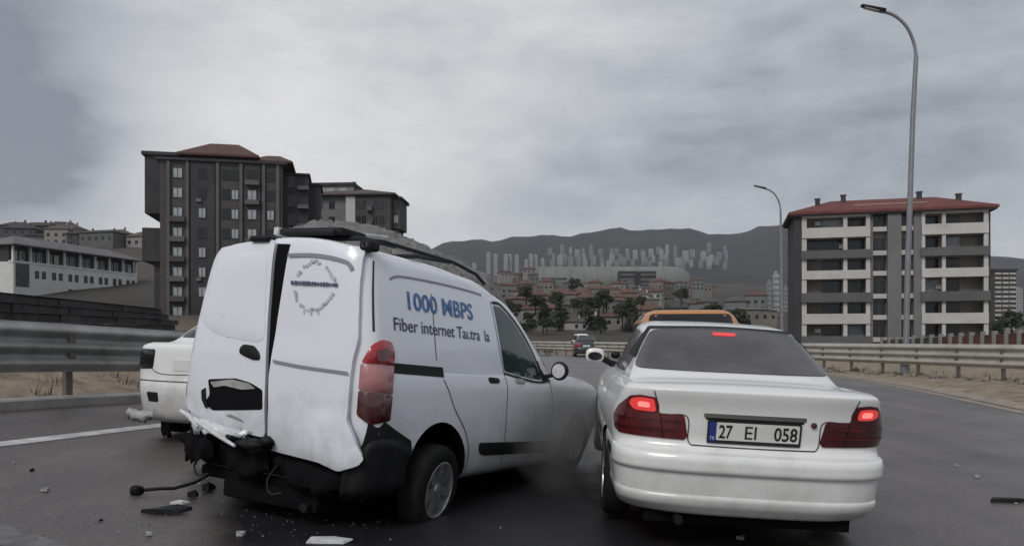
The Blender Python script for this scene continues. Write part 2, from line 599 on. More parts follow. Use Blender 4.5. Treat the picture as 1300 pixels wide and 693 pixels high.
def loft(loops, sub=4):
    H = [half_loop(s) for s in loops]
    n = len(H)
    T = [0.0]
    for i in range(1, n):
        T.append(T[-1] + max(1e-3, float(np.linalg.norm(H[i] - H[i - 1], axis=1).mean())))
    tan = []
    for i in range(n):
        if i == 0:
            tan.append((H[1] - H[0]) / (T[1] - T[0]))
        elif i == n - 1:
            tan.append((H[-1] - H[-2]) / (T[-1] - T[-2]))
        else:
            a, b = (H[i] - H[i - 1]) / (T[i] - T[i - 1]), (H[i + 1] - H[i]) / (T[i + 1] - T[i])
            wa, wb = T[i + 1] - T[i], T[i] - T[i - 1]
            tan.append((a * wa + b * wb) / (wa + wb))
    rows = []
    for i in range(n - 1):
        h = T[i + 1] - T[i]
        lin = loops[i].get('lin', False)
        for k in range(sub):
            t = k / sub
            if lin:
                rows.append(H[i] * (1 - t) + H[i + 1] * t)
            else:
                rows.append((2 * t ** 3 - 3 * t * t + 1) * H[i] + (t ** 3 - 2 * t * t + t) * h * tan[i] + (-2 * t ** 3 + 3 * t * t) * H[i + 1] + (t ** 3 - t * t) * h * tan[i + 1])
    rows.append(H[-1])
    return rows


def body_mesh(loops, paint, lower, arches, sub=4):
    """(mesh with wheel arches cut, BVH of the uncut skin). arches: (y, z, radius, inner x)."""
    rows = loft(loops, sub)
    bm = bmesh.new()
    ring = []
    for r in rows:
        right = [bm.verts.new(p) for p in r]
        left = [bm.verts.new((-p[0], p[1], p[2])) for p in r[1:-1]]
        ring.append(right + left[::-1])
    for a, b in zip(ring, ring[1:]):
        m_ = len(a)
        for k in range(m_):
            bm.faces.new((a[k], a[(k + 1) % m_], b[(k + 1) % m_], b[k]))
    bm.faces.new(ring[0][::-1])
    bmesh.ops.remove_doubles(bm, verts=bm.verts, dist=2e-4)
    bmesh.ops.dissolve_degenerate(bm, edges=bm.edges, dist=1e-5)
    bmesh.ops.recalc_face_normals(bm, faces=bm.faces)
    bvh = BVHTree.FromBMesh(bm)
    me = finish_bm(bm, [paint, lower])
    if not arches:
        return me, bvh
    ob = bpy.data.objects.new('tmp_body', me)
    C.objects.link(ob)
    cb = bmesh.new()
    for (ay, az, ar, xi) in arches:
        for s in (-1, 1):
            seg = 36
            r0 = [cb.verts.new((s * xi, ay + ar * math.cos(2 * math.pi * k / seg), az + ar * math.sin(2 * math.pi * k / seg))) for k in range(seg)]
            r1 = [cb.verts.new((s * 1.3, ay + ar * math.cos(2 * math.pi * k / seg), az + ar * math.sin(2 * math.pi * k / seg))) for k in range(seg)]
            for k in range(seg):
                cb.faces.new((r0[k], r0[(k + 1) % seg], r1[(k + 1) % seg], r1[k]))
            cb.faces.new(r0)
            cb.faces.new(r1)
    bmesh.ops.recalc_face_normals(cb, faces=cb.faces)
    for f in cb.faces:
        f.material_index = 1
    cm = bpy.data.meshes.new('tmp_cut')
    cb.to_mesh(cm)
    cb.free()
    cm.materials.append(paint)
    cm.materials.append(lower)
    co = bpy.data.objects.new('tmp_cut', cm)
    C.objects.link(co)
    md = ob.modifiers.new('cut', 'BOOLEAN')
    md.operation = 'DIFFERENCE'
    md.object = co
    md.solver = 'EXACT'
    bpy.context.view_layer.update()
    ev = ob.evaluated_get(bpy.context.evaluated_depsgraph_get())
    res = bpy.data.meshes.new_from_object(ev)
    bpy.data.objects.remove(ob)
    bpy.data.objects.remove(co)
    b2 = bmesh.new()
    b2.from_mesh(res)
    for ed in b2.edges:
        ed.smooth = not (len(ed.link_faces) == 2 and ed.calc_face_angle(0) > rad(38))
    b2.to_mesh(res)
    b2.free()
    return res, bvh


AX = {'R': Vector((-1, 0, 0)), 'L': Vector((1, 0, 0)), 'B': Vector((0, 1, 0)), 'F': Vector((0, -1, 0))}


class Skin:
    """Fits thin pieces (glass, lamps, seams, lettering) to a vehicle's skin."""
    def __init__(self, bvh):
        self.bvh = bvh

    def frame(self, d):
        d = (AX[d] if isinstance(d, str) else Vector(d)).normalized()
        return d, d.cross(Vector((0, 0, 1))).normalized()

    def hit(self, s, z, d, rt):
        o = rt * s + Vector((0, 0, z)) - d * 6
        # the origin plane goes through the vehicle's own axis
        h = self.bvh.ray_cast(o + Vector((0, 0, 0)), d)
        if h[0] is None:
            q = self.bvh.find_nearest(o + d * 5.4)
            return q[0], q[1]
        n = h[1] if h[1].dot(d) < 0 else -h[1]
        return h[0], n

    def panel(self, name, pts, d, m, parent, off=0.004, skirt=0.012, res=0.06, rnd=0.0, bulge=0.0, mid_y=None):
        """pts: rough 3-D points (x, y, z) of the outline, seen along direction d."""
        d, rt = self.frame(d)
        base = Vector((0, 0, 0))
        P = [Vector((Vector(p).dot(rt), p[2])) for p in pts]
        if rnd:
            P = round_poly(P, rnd)
        P = densify(P, res)
        n = len(P)
        xs, zs = [p.x for p in P], [p.y for p in P]
        x0, x1, z0, z1 = min(xs), max(xs), min(zs), max(zs)
        inner = []
        jr = random.Random(3)
        for i in range(1, int((x1 - x0) / res) + 1):
            for j in range(1, int((z1 - z0) / res) + 1):
                q = Vector((x0 + (i - 0.5) * res + jr.uniform(-.004, .004), z0 + (j - 0.5) * res + jr.uniform(-.004, .004)))
                if inside(q, P) and min((q - p).length for p in P) > res * 0.4:
                    inner.append(q)
        ed = [(i, (i + 1) % n) for i in range(n)]
        v2, _, faces, orig, _, _ = delaunay_2d_cdt(P + inner, ed, [], 1, 1e-5)
        bm = bmesh.new()
        vs = []
        cen = sum(P, Vector((0, 0))) / n
        edge_ids = set()
        for i, q in enumerate(v2):
            h, nn = self.hit(q.x, q.y, d, rt)
            b = 0.0
            if bulge:
                dist = min((q - p).length for p in P)
                b = bulge * (1 - math.exp(-dist / 0.04))
            v = bm.verts.new(h + nn * (off + b))
            vs.append((v, nn))
        for f in faces:
            try:
                bm.faces.new([vs[i][0] for i in f])
            except ValueError:
                pass
        loose = [v for v in bm.verts if not v.link_faces]
        nmap = {v: nn for v, nn in vs}
        bmesh.ops.recalc_face_normals(bm, faces=bm.faces)
        f0 = max(bm.faces, key=lambda f: f.calc_area())
        if f0.normal.dot(d) > 0:
            bmesh.ops.reverse_faces(bm, faces=bm.faces)
        if skirt:
            be = [e_ for e_ in bm.edges if len(e_.link_faces) == 1]
            ret = bmesh.ops.extrude_edge_only(bm, edges=be)
            newv = [g for g in ret['geom'] if isinstance(g, bmesh.types.BMVert)]
            for v in newv:
                best = min(nmap.items(), key=lambda kv: (kv[0].co - v.co).length_squared if kv[0].is_valid else 9e9)
                v.co -= best[1] * skirt
        for v in loose:
            if v.is_valid:
                bm.verts.remove(v)
        return link(name, finish_bm(bm, m), parent)

    def strip(self, name, pts, d, m, parent, width=0.01, off=0.002, n=8):
        """A narrow band along a polyline on the skin (panel gaps, painted edge shade)."""
        d, rt = self.frame(d)
        P = [Vector((Vector(p).dot(rt), p[2])) for p in pts]
        Q = [Vector(q) for q in cubic([tuple(p) for p in P], n)]
        bm = bmesh.new()
        prev = None
        for i, q in enumerate(Q):
            t = (Q[min(i + 1, len(Q) - 1)] - Q[max(i - 1, 0)]).normalized()
            nn = Vector((-t.y, t.x)) * width / 2
            pair = []
            for s in (-1, 1):
                a = q + nn * s
                h, nrm = self.hit(a.x, a.y, d, rt)
                pair.append(bm.verts.new(h + nrm * off))
            if prev:
                bm.faces.new((prev[0], prev[1], pair[1], pair[0]))
            prev = pair
        bmesh.ops.recalc_face_normals(bm, faces=bm.faces)
        return link(name, finish_bm(bm, m), parent)

    def text(self, name, s, d, m, parent, s0, s1, z0, height, off=0.005, bold=0.0, squeeze=None, slant=0.0, jitter=0.0):
        """Lettering between s0 and s1 along the skin, baseline z0."""
        d, rt = self.frame(d)
        vv, ff = text_mesh(s, bold)
        xs = [v[0] for v in vv]
        zs = [v[1] for v in vv]
        kx = (s1 - s0) / (max(xs) - min(xs))
        top = 0.729
        bm = bmesh.new()
        vs = []
        for (x, y) in vv:
            a = s0 + (x - min(xs)) * kx
            z = z0 + y / top * height
            h, nn = self.hit(a, z, d, rt)
            vs.append(bm.verts.new(h + nn * off))
        for f in ff:
            try:
                bm.faces.new([vs[i] for i in f])
            except ValueError:
                pass
        return link(name, finish_bm(bm, m, smooth=False), parent)


def text_mesh(s, bold=0.0):
    cu = bpy.data.curves.new('tmp_text', 'FONT')
    cu.body = s
    cu.size = 1.0
    cu.offset = bold
    cu.resolution_u = 3
    ob = bpy.data.objects.new('tmp_text', cu)
    C.objects.link(ob)
    bpy.context.view_layer.update()
    ev = ob.evaluated_get(bpy.context.evaluated_depsgraph_get())
    me = ev.to_mesh()
    v = [(p.co.x, p.co.y) for p in me.vertices]
    f = [tuple(p.vertices) for p in me.polygons]
    ev.to_mesh_clear()
    bpy.data.objects.remove(ob)
    bpy.data.curves.remove(cu)
    return v, f


def inside(q, P):
    c = False
    n = len(P)
    for i in range(n):
        a, b = P[i], P[(i + 1) % n]
        if (a.y > q.y) != (b.y > q.y) and q.x < (b.x - a.x) * (q.y - a.y) / (b.y - a.y) + a.x:
            c = not c
    return c


def round_poly(P, r, seg=5):
    o = []
    n = len(P)
    for i in range(n):
        a, b, c = P[i - 1], P[i], P[(i + 1) % n]
        ra = min(r, (a - b).length * 0.45)
        rc = min(r, (c - b).length * 0.45)
        p0 = b + (a - b).normalized() * ra
        p2 = b + (c - b).normalized() * rc
        for k in range(seg + 1):
            t = k / seg
            o.append(p0 * (1 - t) ** 2 + b * 2 * t * (1 - t) + p2 * t * t)
    return o


def densify(P, res):
    o = []
    n = len(P)
    for i in range(n):
        a, b = P[i], P[(i + 1) % n]
        k = max(1, int((b - a).length / res))
        for j in range(k):
            o.append(a.lerp(b, j / k))
    return [p for i, p in enumerate(o) if (p - o[i - 1]).length > 1e-4]


def pose(yaw, pitch, roll, loc):
    cy, sy = math.cos(rad(yaw)), math.sin(rad(yaw))
    return Matrix.Translation(loc) @ Matrix.Rotation(rad(yaw), 4, 'Z') @ Matrix.Rotation(rad(pitch), 4, 'X') @ Matrix.Rotation(rad(roll), 4, 'Y')


def wheel(parent, x, y, z, r, width, side, toe=0.0, camber=0.0, steel=False, name='wheel', rim_m=None):
    """tyre, rim, spokes, hub; side +1 faces +x."""
    w = bpy.data.objects.new(name, None)
    w.empty_display_size = 0.1
    C.objects.link(w)
    w.parent = parent
    w.location = (x, y, z)
    w.rotation_euler = (0, rad(camber), rad(toe) + (0 if side > 0 else math.pi))
    h = width / 2
    R = r * 0.64
    lathe('tyre', [(-h, R), (-h * .98, r * .82), (-h * .8, r * .96), (-h * .45, r), (h * .45, r), (h * .8, r * .96), (h * 1.0, r * .84), (h * .96, r * .72), (h * .9, R), (-h, R)], M['rubber'], w)
    bm = bmesh.new()
    seg = 40
    prof = [(h * .93, R * 1.02), (h * .97, R * .97), (h * .9, R * .93), (h * .1, R * .88), (h * .05, 0.0)]
    rings = [[bm.verts.new((a, q * math.cos(2 * math.pi * k / seg), q * math.sin(2 * math.pi * k / seg))) for k in range(seg)] for a, q in prof]
    for a, b in zip(rings, rings[1:]):
        for k in range(seg):
            bm.faces.new((a[k], a[(k + 1) % seg], b[(k + 1) % seg], b[k]))
    bmesh.ops.remove_doubles(bm, verts=bm.verts, dist=1e-5)
    bmesh.ops.recalc_face_normals(bm, faces=bm.faces)
    rm = rim_m or M['rim_metal']
    link('rim', finish_bm(bm, rm), w)
    ns = 7
    bm = bmesh.new()
    for k in range(ns):
        a = 2 * math.pi * k / ns
        rot = Matrix.Rotation(a, 3, 'X')
        co = []
        for (rr, ww, xx) in ((R * .12, .035, h * .75), (R * .96, .028, h * .9)):
            for s in (-1, 1):
                co.append((xx, s * ww, rr))
                co.append((xx - .03, s * ww, rr))
        v = [bm.verts.new(rot @ Vector(c)) for c in co]
        for q in ((0, 2, 6, 4), (1, 5, 7, 3), (0, 4, 5, 1), (2, 3, 7, 6)):
            bm.faces.new([v[i] for i in q])
    bmesh.ops.recalc_face_normals(bm, faces=bm.faces)
    link('spokes', finish_bm(bm, rm), w)
    lathe('hub_cap', [(h * .6, R * .22), (h * .82, R * .2), (h * .86, R * .1), (h * .86, 0.0001)], rm, w, seg=20)
    return w


# ------------------------------------------------------------------ the ground: banked road, verges, valley, hills
def smooth(a, b, x):
    t = max(0.0, min(1.0, (x - a) / (b - a)))
    return t * t * (3 - 2 * t)


def ground_z(X, Y):
    """The banked carriageway: higher on the left, a shallow dip, then up to the right verge."""
    p = float(np.interp(X, [-12, -8, -6, -4, -1.5, 0, 3, 6, 12, 18], [0.60, 0.54, 0.46, 0.20, 0.05, 0.0, -0.12, -0.12, 0.03, 0.06]))
    return p * (1 - smooth(32, 62, Y))


EDGE_L = cubic([(-11.2, -14), (-9.0, -4), (-6.05, 9), (-5.42, 11.4), (-3.2, 20), (-1.4, 28), (-0.6, 36), (-1.6, 48), (-6, 64), (-15, 82)], 10)
EDGE_R = cubic([(5.6, -14), (7.0, -4), (8.6, 8), (9.75, 14.2), (10.8, 20), (11.4, 25), (11.5, 30), (10.3, 42), (7.3, 55), (1.5, 70), (-7.5, 88)], 10)
RAIL_R = cubic([(16.1, 6), (15.6, 14), (14.45, 22), (12.6, 30), (10.9, 38), (8.9, 47), (5.6, 57), (0.5, 69)], 10)


def line_x(E_, Y):
    ys = [p[1] for p in E_]
    return float(np.interp(Y, ys, [p[0] for p in E_]))


RIDGE = [(-1.6, 60), (-.5, 70), (-.2, 96), (-.11, 112), (-.09, 118), (-.05, 125), (.05, 130), (.11, 136), (.2, 141), (.25, 132), (.27, 133), (.31, 140), (.36, 144), (.45, 135), (.61, 106), (.66, 98), (.8, 105), (1.6, 90)]


def far_e(u, Y):
    """Elevation of the land above the horizon, in thousandths of the distance."""
    r = float(np.interp(u, [a for a, b in RIDGE], [b for a, b in RIDGE]))
    base = float(np.interp(Y, [60, 110, 200, 400, 700, 1100, 1600, 2200], [-21, -11.5, -3, 24, 46, 60, 72, 84]))
    base *= 1 - 0.55 * smooth(.34, .5, u) * smooth(110, 300, Y)
    if Y > 2200:
        k = smooth(2200, 3200, Y)
        wob = 2.2 * math.sin(u * 61) + 1.4 * math.sin(u * 143 + 1)
        base = base * (1 - k) + (r + wob * k) * k
        base *= 1 - 0.55 * smooth(3400, 5200, Y)
    lh = float(np.interp(Y, [60, 90, 140, 200, 300, 420, 700, 2000, 5000], [-21, 6, 48, 80, 112, 122, 105, 60, 30]))
    k = smooth(-.20, -.33, u)
    k = 1 - smooth(-.33, -.20, u)
    return base * (1 - k) + lh * k


def terrain_z(X, Y):
    if Y > 60:
        return CAMZ + far_e(X / Y, Y) * Y / 1000
    z = ground_z(X, Y)
    dl = line_x(EDGE_L, max(-14, Y)) - X
    if dl > 0.3:
        z += min(0.75, (dl - 0.3) * 0.22) * (1 - smooth(45, 60, Y))
    xr = line_x(EDGE_R, max(-14, Y))
    if -0.15 > dl > -60 and X < xr - 0.15:
        z -= 0.10
    t = smooth(50, 60, Y)
    return z * (1 - t) + t * (CAMZ + far_e(X / 60, 60) * 60 / 1000)


def build_ground():
    us = list(np.arange(-1.5, -0.3, 0.03)) + list(np.arange(-0.3, 0.36, 0.0125)) + list(np.arange(0.36, 1.51, 0.03))
    ys = list(np.arange(-30, 60, 1.5)) + [60 * (5200 / 60) ** (k / 84) for k in range(85)]
    verts, faces = [], []
    jr = random.Random(11)
    for Y in ys:
        for u in us:
            X = u * max(Y, 60)
            z = terrain_z(X, Y)
            if Y > 130:
                z += jr.uniform(-1, 1) * Y * 0.0012
            verts.append((X, Y, z))
    n = len(us)
    for j in range(len(ys) - 1):
        for i in range(n - 1):
            faces.append((j * n + i, j * n + i + 1, (j + 1) * n + i + 1, (j + 1) * n + i))
    o = mesh_obj('ground', verts, faces, [M['earth'], M['forest_hill']], smooth=True, sharp=80)
    for p in o.data.polygons:
        if p.center.y > 1500:
            p.material_index = 1
    return structure(o)


build_ground()


def ribbon(name, EL, ER, m, dz, n_across=10, skirt=0.12):
    """A sheet between two edge polylines that follows the banked ground."""
    verts, faces = [], []
    k = n_across + 1
    for a, b in zip(EL, ER):
        a, b = np.array(a), np.array(b)
        row = []
        for j in range(k):
            t = j / n_across
            p = a * (1 - t) + b * t
            row.append((p[0], p[1], ground_z(p[0], p[1]) + dz))
        row = [(row[0][0], row[0][1], row[0][2] - skirt)] + row + [(row[-1][0], row[-1][1], row[-1][2] - skirt)] if skirt else row
        verts += row
    w = k + (2 if skirt else 0)
    for i in range(len(EL) - 1):
        for j in range(w - 1):
            faces.append((i * w + j, i * w + j + 1, (i + 1) * w + j + 1, (i + 1) * w + j))
    return mesh_obj(name, verts, faces, m, smooth=True, sharp=50)


def resample(E_, step):
    P = [Vector((p[0], p[1])) for p in E_]
    o = [P[0]]
    acc = 0.0
    for a, b in zip(P, P[1:]):
        d = (b - a).length
        t = step - acc
        while t <= d:
            o.append(a.lerp(b, t / d))
            t += step
        acc = (acc + d) % step if False else d - (t - step)
    return o


def offset_line(E_, d):
    P = [Vector((p[0], p[1])) for p in E_]
    o = []
    for i, p in enumerate(P):
        t = (P[min(i + 1, len(P) - 1)] - P[max(i - 1, 0)]).normalized()
        o.append(p + Vector((t.y, -t.x)) * d)       # positive: to the right of travel
    return o


n_ = 80
EL = [np.array(p) for p in EDGE_L]
ER = [np.array([line_x(EDGE_R, p[1]), p[1]]) for p in EDGE_L]
structure(ribbon('road', EL, ER, M['asphalt'], 0.0, 72))
# left edge line, parallel to the rail; right edge line, dusty
LL0, LL1 = offset_line(EDGE_L, 1.62), offset_line(EDGE_L, 1.80)
structure(ribbon('edge_line', LL0, LL1, M['line_white'], 0.005, 1, 0))
RL0, RL1 = offset_line(EDGE_R, -0.75), offset_line(EDGE_R, -0.55)
structure(ribbon('edge_line', RL0, RL1, M['line_dusty'], 0.005, 1, 0))
DL0, DL1 = offset_line(EDGE_R, -0.45), offset_line(EDGE_R, 0.1)
structure(ribbon('dusty_strip', DL0, DL1, M['line_dusty'], 0.006, 3, 0))
# low concrete edging under the left rail
KB = [Vector(p) for p in EDGE_L]
k0, k1 = offset_line(EDGE_L, -0.02), offset_line(EDGE_L, 0.22)
structure(ribbon('kerb', k0, k1, M['concrete'], 0.10, 1, 0.2))


def ground_at(px, py):
    """Where the ray through a photo pixel meets the banked ground."""
    u, v = (px - CX) / F, -(py - HY) / F
    lo, hi = 0.5, 200.0
    for _ in range(60):
        m_ = (lo + hi) / 2
        if CAMZ + v * m_ > ground_z(u * m_, m_):
            lo = m_
        else:
            hi = m_
    return Vector((u * lo, lo, ground_z(u * lo, lo)))


# a worn lane marking close to the camera on the left
a, b, c_, d_ = ground_at(-40, 664), ground_at(0, 664), ground_at(110, 700), ground_at(20, 705)
mesh_obj('worn_lane_marking', [p + Vector((0, 0, 0.005)) for p in (a, b, c_, d_)], [(0, 1, 2, 3)], M['line_faded'])['kind'] = 'structure'

# ------------------------------------------------------------------ guard rails
WAVE = []      # three-wave beam section (distance out, height), 0.51 m tall
for k in range(37):
    t = k / 36
    WAVE.append((0.042 * math.cos(t * 3 * 2 * math.pi + math.pi), t))


def guard_rail(E_, label, out, beam_h, z_low, m, post_m, step=2.0, group=None, seg_len=4.0, cap_m=None):
    """out: +1 when the face looks to the right of the line's direction."""
    P = resample(E_, 1.0)
    root = thing('guard_rail', label, 'guard rail', (P[0].x, P[0].y, 0))
    base = Vector((P[0].x, P[0].y, 0))
    Q = offset_line(P, out * 0.09)
    nseg = int(seg_len)
    for i in range(0, len(P) - 1, nseg):
        ids = list(range(i, min(i + nseg, len(P) - 1) + 1))
        if len(ids) < 2:
            continue
        verts, faces = [], []
        for back in (0, 1):
            for q in ids:
                p = Q[q]
                t = (P[min(q + 1, len(P) - 1)] - P[max(q - 1, 0)]).normalized()
                nrm = Vector((t.y, -t.x)) * out
                for (o_, h_) in WAVE:
                    oo = o_ - 0.006 * back + (0.004 if (i // nseg) % 2 else 0)
                    verts.append(Vector((p.x + nrm.x * oo, p.y + nrm.y * oo, ground_z(p.x, p.y) + z_low + h_ * beam_h)) - base)
        w = len(WAVE)
        nrow = len(ids)
        for r in range(nrow - 1):
            for k in range(w - 1):
                a_ = r * w + k
                faces.append((a_, a_ + 1, a_ + w + 1, a_ + w))
                b_ = a_ + nrow * w
                faces.append((b_, b_ + w, b_ + w + 1, b_ + 1))
            a_, b_ = r * w + w - 1, nrow * w + r * w + w - 1
            faces.append((a_, b_, b_ + w, a_ + w))
            a_, b_ = r * w, nrow * w + r * w
            faces.append((a_, a_ + w, b_ + w, b_))
        mesh_obj('beam', verts, faces, m, root, smooth=True, sharp=60)
    R = resample(E_, step)
    bm = bmesh.new()
    H_ = z_low + beam_h - 0.05
    bm_box(bm, -0.055, 0.055, -0.03, 0.03, -0.3, H_)
    bm_box(bm, -0.05, 0.05, 0.03, 0.085, z_low + 0.06, H_ - 0.06)
    pm = finish_bm(bm, post_m, smooth=False)
    for i, p in enumerate(R):
        t = (R[min(i + 1, len(R) - 1)] - R[max(i - 1, 0)]).normalized()
        o = link('post', pm, root)
        o.location = Vector((p.x, p.y, ground_z(p.x, p.y))) - base
        nrm = Vector((t.y, -t.x)) * out
        o.rotation_euler = (0, 0, math.atan2(nrm.y, nrm.x) - math.pi / 2)
    return root


rl = [p for p in EDGE_L if 0.4 < p[1] < 60]
guard_rail(offset_line(rl, -0.05), 'grey triple-wave steel guard rail on the left road edge', 1, 0.62, 0.41, M['galv'], M['post_steel'], 3.0)
rr_ = [p for p in RAIL_R]
guard_rail(rr_, 'pale dusty steel guard rail along the right verge', -1, 0.70, 0.36, M['galv_dusty'], M['post_steel'], 1.7)

# ------------------------------------------------------------------ the crashed van
VAN = pose(-27.19, -3.65, 2.74, (-1.66, 5.14, 0.10))
van = thing('van', 'white delivery van with blue 1000 MBPS lettering and its rear doors sprung open', 'van', matrix=VAN)
roof_z = [(0, 1.765), (1.1, 1.755), (1.45, 1.71), (1.75, 1.655), (2.1, 1.54)]
van_loops = [
    dict(z=.24, w=.78, yr=.16, yf=3.95, nr=4, cr=.2),
    dict(z=.28, w=.83, yr=.10, yf=4.03, nr=4, cr=.2),
    dict(z=.42, w=.862, yr=.04, yf=4.09, nr=4, cr=.2),
    dict(z=.62, w=.868, yr=.01, yf=4.11, nr=4.5, cr=.2, cf=.34, nf=3),
    dict(z=.80, w=.868, yr=.0, yf=4.10, nr=4.5, cr=.2, cf=.34, nf=3),
    dict(z=[(0, .94), (2.6, .94), (4, .915)], w=.864, yr=.0, yf=4.07, nr=4.5, cr=.2, cf=.36, nf=3),
    dict(z=[(0, 1.0), (2.6, .985), (3.2, .97), (4, .95)], w=.850, yr=.0, yf=4.0, nr=4.5, cr=.2, cf=.38, nf=3, tf=.05),
    dict(z=[(0, 1.04), (2.4, 1.01), (3.2, 1.03), (4, .975)], w=.838, yr=.0, yf=3.88, nr=4.5, cr=.2, cf=.45, nf=2.8, tf=.06),
    dict(z=[(0, 1.07), (2.4, 1.05), (3.2, 1.06)], w=.834, yr=.0, yf=2.98, nr=4.5, cr=.2, cf=.45, nf=2.4, tf=.03),
    dict(z=[(0, 1.20), (2.4, 1.19), (3.2, 1.20)], w=.815, yr=.005, yf=2.82, nr=4.5, cr=.2, cf=.45, nf=2.4, tf=.03),
    dict(z=1.36, w=.785, yr=.01, yf=2.60, nr=4.5, cr=.2, cf=.45, nf=2.4, tf=.03),
    dict(z=1.52, w=.752, yr=.015, yf=2.36, nr=4.5, cr=.2, cf=.42, nf=2.4, tf=.03),
    dict(z=[(0, 1.64), (1.4, 1.64), (1.8, 1.61), (2.3, 1.60)], w=.722, crown=.02, yr=.02, yf=2.20, nr=4.5, cr=.2, cf=.40, nf=2.4, tf=.03),
    dict(z=[(0, 1.72), (1.2, 1.715), (1.6, 1.67), (1.9, 1.63), (2.2, 1.65)], w=.70, crown=.035, yr=.03, yf=2.10, nr=4.5, cr=.2, cf=.38, nf=2.4, tf=.03),
    dict(z=[(0, 1.755), (1.1, 1.748), (1.45, 1.71), (1.75, 1.665), (2.1, 1.68)], w=.668, crown=.065, yr=.045, yf=2.02, nr=4.5, cr=.2, cf=.36, nf=2.4, tf=.04),
    dict(z=[(0, 1.775), (1.1, 1.772), (1.6, 1.735), (2.1, 1.70)], w=.60, yr=.09, yf=1.94, nr=4, cr=.2, cf=.34, nf=2.6, crown=.075),
    dict(z=[(.2, 1.835), (1.2, 1.83), (1.9, 1.77)], w=.38, yr=.32, yf=1.75, nr=3, cr=.2, cf=.3, crown=.025),
    dict(z=[(.4, 1.862), (1.3, 1.858), (1.6, 1.83)], w=.15, yr=.5, yf=1.5, nr=3, cr=.12, cf=.12),
    dict(z=[(.4, 1.866), (1.3, 1.862)], w=.0001, yr=.6, yf=1.3, nr=2, nf=2, cr=.05, cf=.05),
]
ARCH_R, ARCH_F = (.80, .30, .375, .55), (3.29, .31, .375, .55)
me, bvh = body_mesh(van_loops, M['van_paint'], M['black_void'], [ARCH_R, ARCH_F])
link('body', me, van)
vs = Skin(bvh)
P3 = vs.panel


def R2(pts):
    return [(0.8, y, z) for y, z in pts]


def L2(pts):
    return [(-0.8, y, z) for y, z in pts][::-1]


def B2(pts):
    return [(x, 0.0, z) for x, z in pts]


# black lower corner, torn bare where the bumper was ripped away
for sgn, axis, f in ((1, 'R', R2), (-1, 'L', L2)):
    P3('lower_cladding', f([(.06, .70), (.17, .69), (.30, .63), (.45, .565), (.47, .50), (.42, .36), (.43, .26), (.12, .26), (.06, .40)]), axis, M['black_plastic'], van, .006, .014)
P3('bumper_carrier', B2([(-.78, .58), (.78, .50), (.80, .27), (-.78, .27)]), 'B', M['black_void'], van, .004, .01)
P3('door_gap_shade', B2([(-.07, 1.80), (.20, 1.79), (.16, 1.3), (.10, .9), (.08, .5), (-.05, .5), (-.03, 1.2)]), 'B', M['black_void'], van, .003, .004)  # black sheet paints the interior darkness seen between the doors

# rear doors: two slabs, the right one sprung outwards
ld = P3('rear_door', B2([(-.640, 1.755), (-.30, 1.800), (-.055, 1.815), (-.035, 1.3), (-.005, .9), (.015, .52), (-.32, .535), (-.62, .575), (-.765, .66), (-.775, 1.0), (-.735, 1.30)]), 'B', M['van_paint'], van, .028, .03, .03, .04)

ld['label'] = 'dented rear door with black handle and torn plate recess'
P3('pressed_panel', B2([(-.61, 1.70), (-.33, 1.735), (-.10, 1.745), (-.06, 1.30), (-.04, 1.13), (-.25, 1.14), (-.50, 1.17), (-.66, 1.24), (-.70, 1.32)]), 'B', M['van_paint'], ld, .030, .004, .05, .09, bulge=.009)
P3('door_handle', B2([(-.255, 1.085), (-.22, 1.115), (-.13, 1.11), (-.07, 1.065), (-.06, 1.02), (-.12, 1.015), (-.20, 1.035), (-.25, 1.05)]), 'B', M['black_plastic'], ld, .034, .02, .03, .02, bulge=.018)
P3('plate_hole_shade', B2([(-.53, .86), (-.27, .885), (-.13, .865), (-.02, .825), (-.01, .70), (-.25, .675), (-.47, .655), (-.55, .70), (-.50, .76)]), 'B', M['black_void'], ld, .031, .004, .05, .02)  # flat black sheet paints the darkness inside the torn hole
P3('recess_trim', B2([(-.50, .845), (-.30, .875), (-.14, .86), (-.08, .83), (-.20, .815), (-.36, .83), (-.46, .81)]), 'B', M['debris_grey'], ld, .036, .01, .04, .01)
P3('torn_edge', B2([(-.58, .78), (-.545, .80), (-.535, .73), (-.50, .68), (-.53, .665), (-.57, .72)]), 'B', M['black_plastic'], ld, .040, .01, .04)
P3('dent_scratch', B2([(-.34, .63), (-.30, .645), (-.20, .62), (-.17, .60), (-.24, .612)]), 'B', M['soft_seam'], ld, .031, .002, .04)
bm = bmesh.new()
bm_box(bm, -.27, -.10, -.02, .10, 1.808, 1.850)
bmesh.ops.bevel(bm, geom=bm.edges[:], offset=.018, segments=3, affect='EDGES', profile=.5)
link('high_stop_lamp', finish_bm(bm, M['black_plastic']), van)
rd = P3('rear_door', B2([(.12, 1.808), (.40, 1.785), (.632, 1.752), (.66, 1.45), (.69, 1.20), (.672, 1.05), (.672, .70), (.74, .60), (.80, .49), (.785, .44), (.66, .39), (.50, .425), (.04, .45), (.045, .72), (.028, .92), (.065, 1.32)]), 'B', M['van_paint'], van, .035, .035, .03, .03, bulge=.006)
rd['label'] = 'rear door sprung outwards at its lower corner, with round faint emblem'
def fold(o, zmax, amp, seed):
    r_ = random.Random(seed)
    lines = [(r_.uniform(-.9, .9), r_.uniform(-1, 1), r_.uniform(9, 17), r_.uniform(0, 6)) for _ in range(4)]
    for v in o.data.vertices:
        k = max(0.0, min(1.0, (zmax - v.co.z) / .3))
        if not k:
            continue
        h = sum(abs(((v.co.x * a + v.co.z * b) * f + ph) % 2 - 1) - .5 for a, b, f, ph in lines) / 4
        v.co.y += h * amp * k
    return o


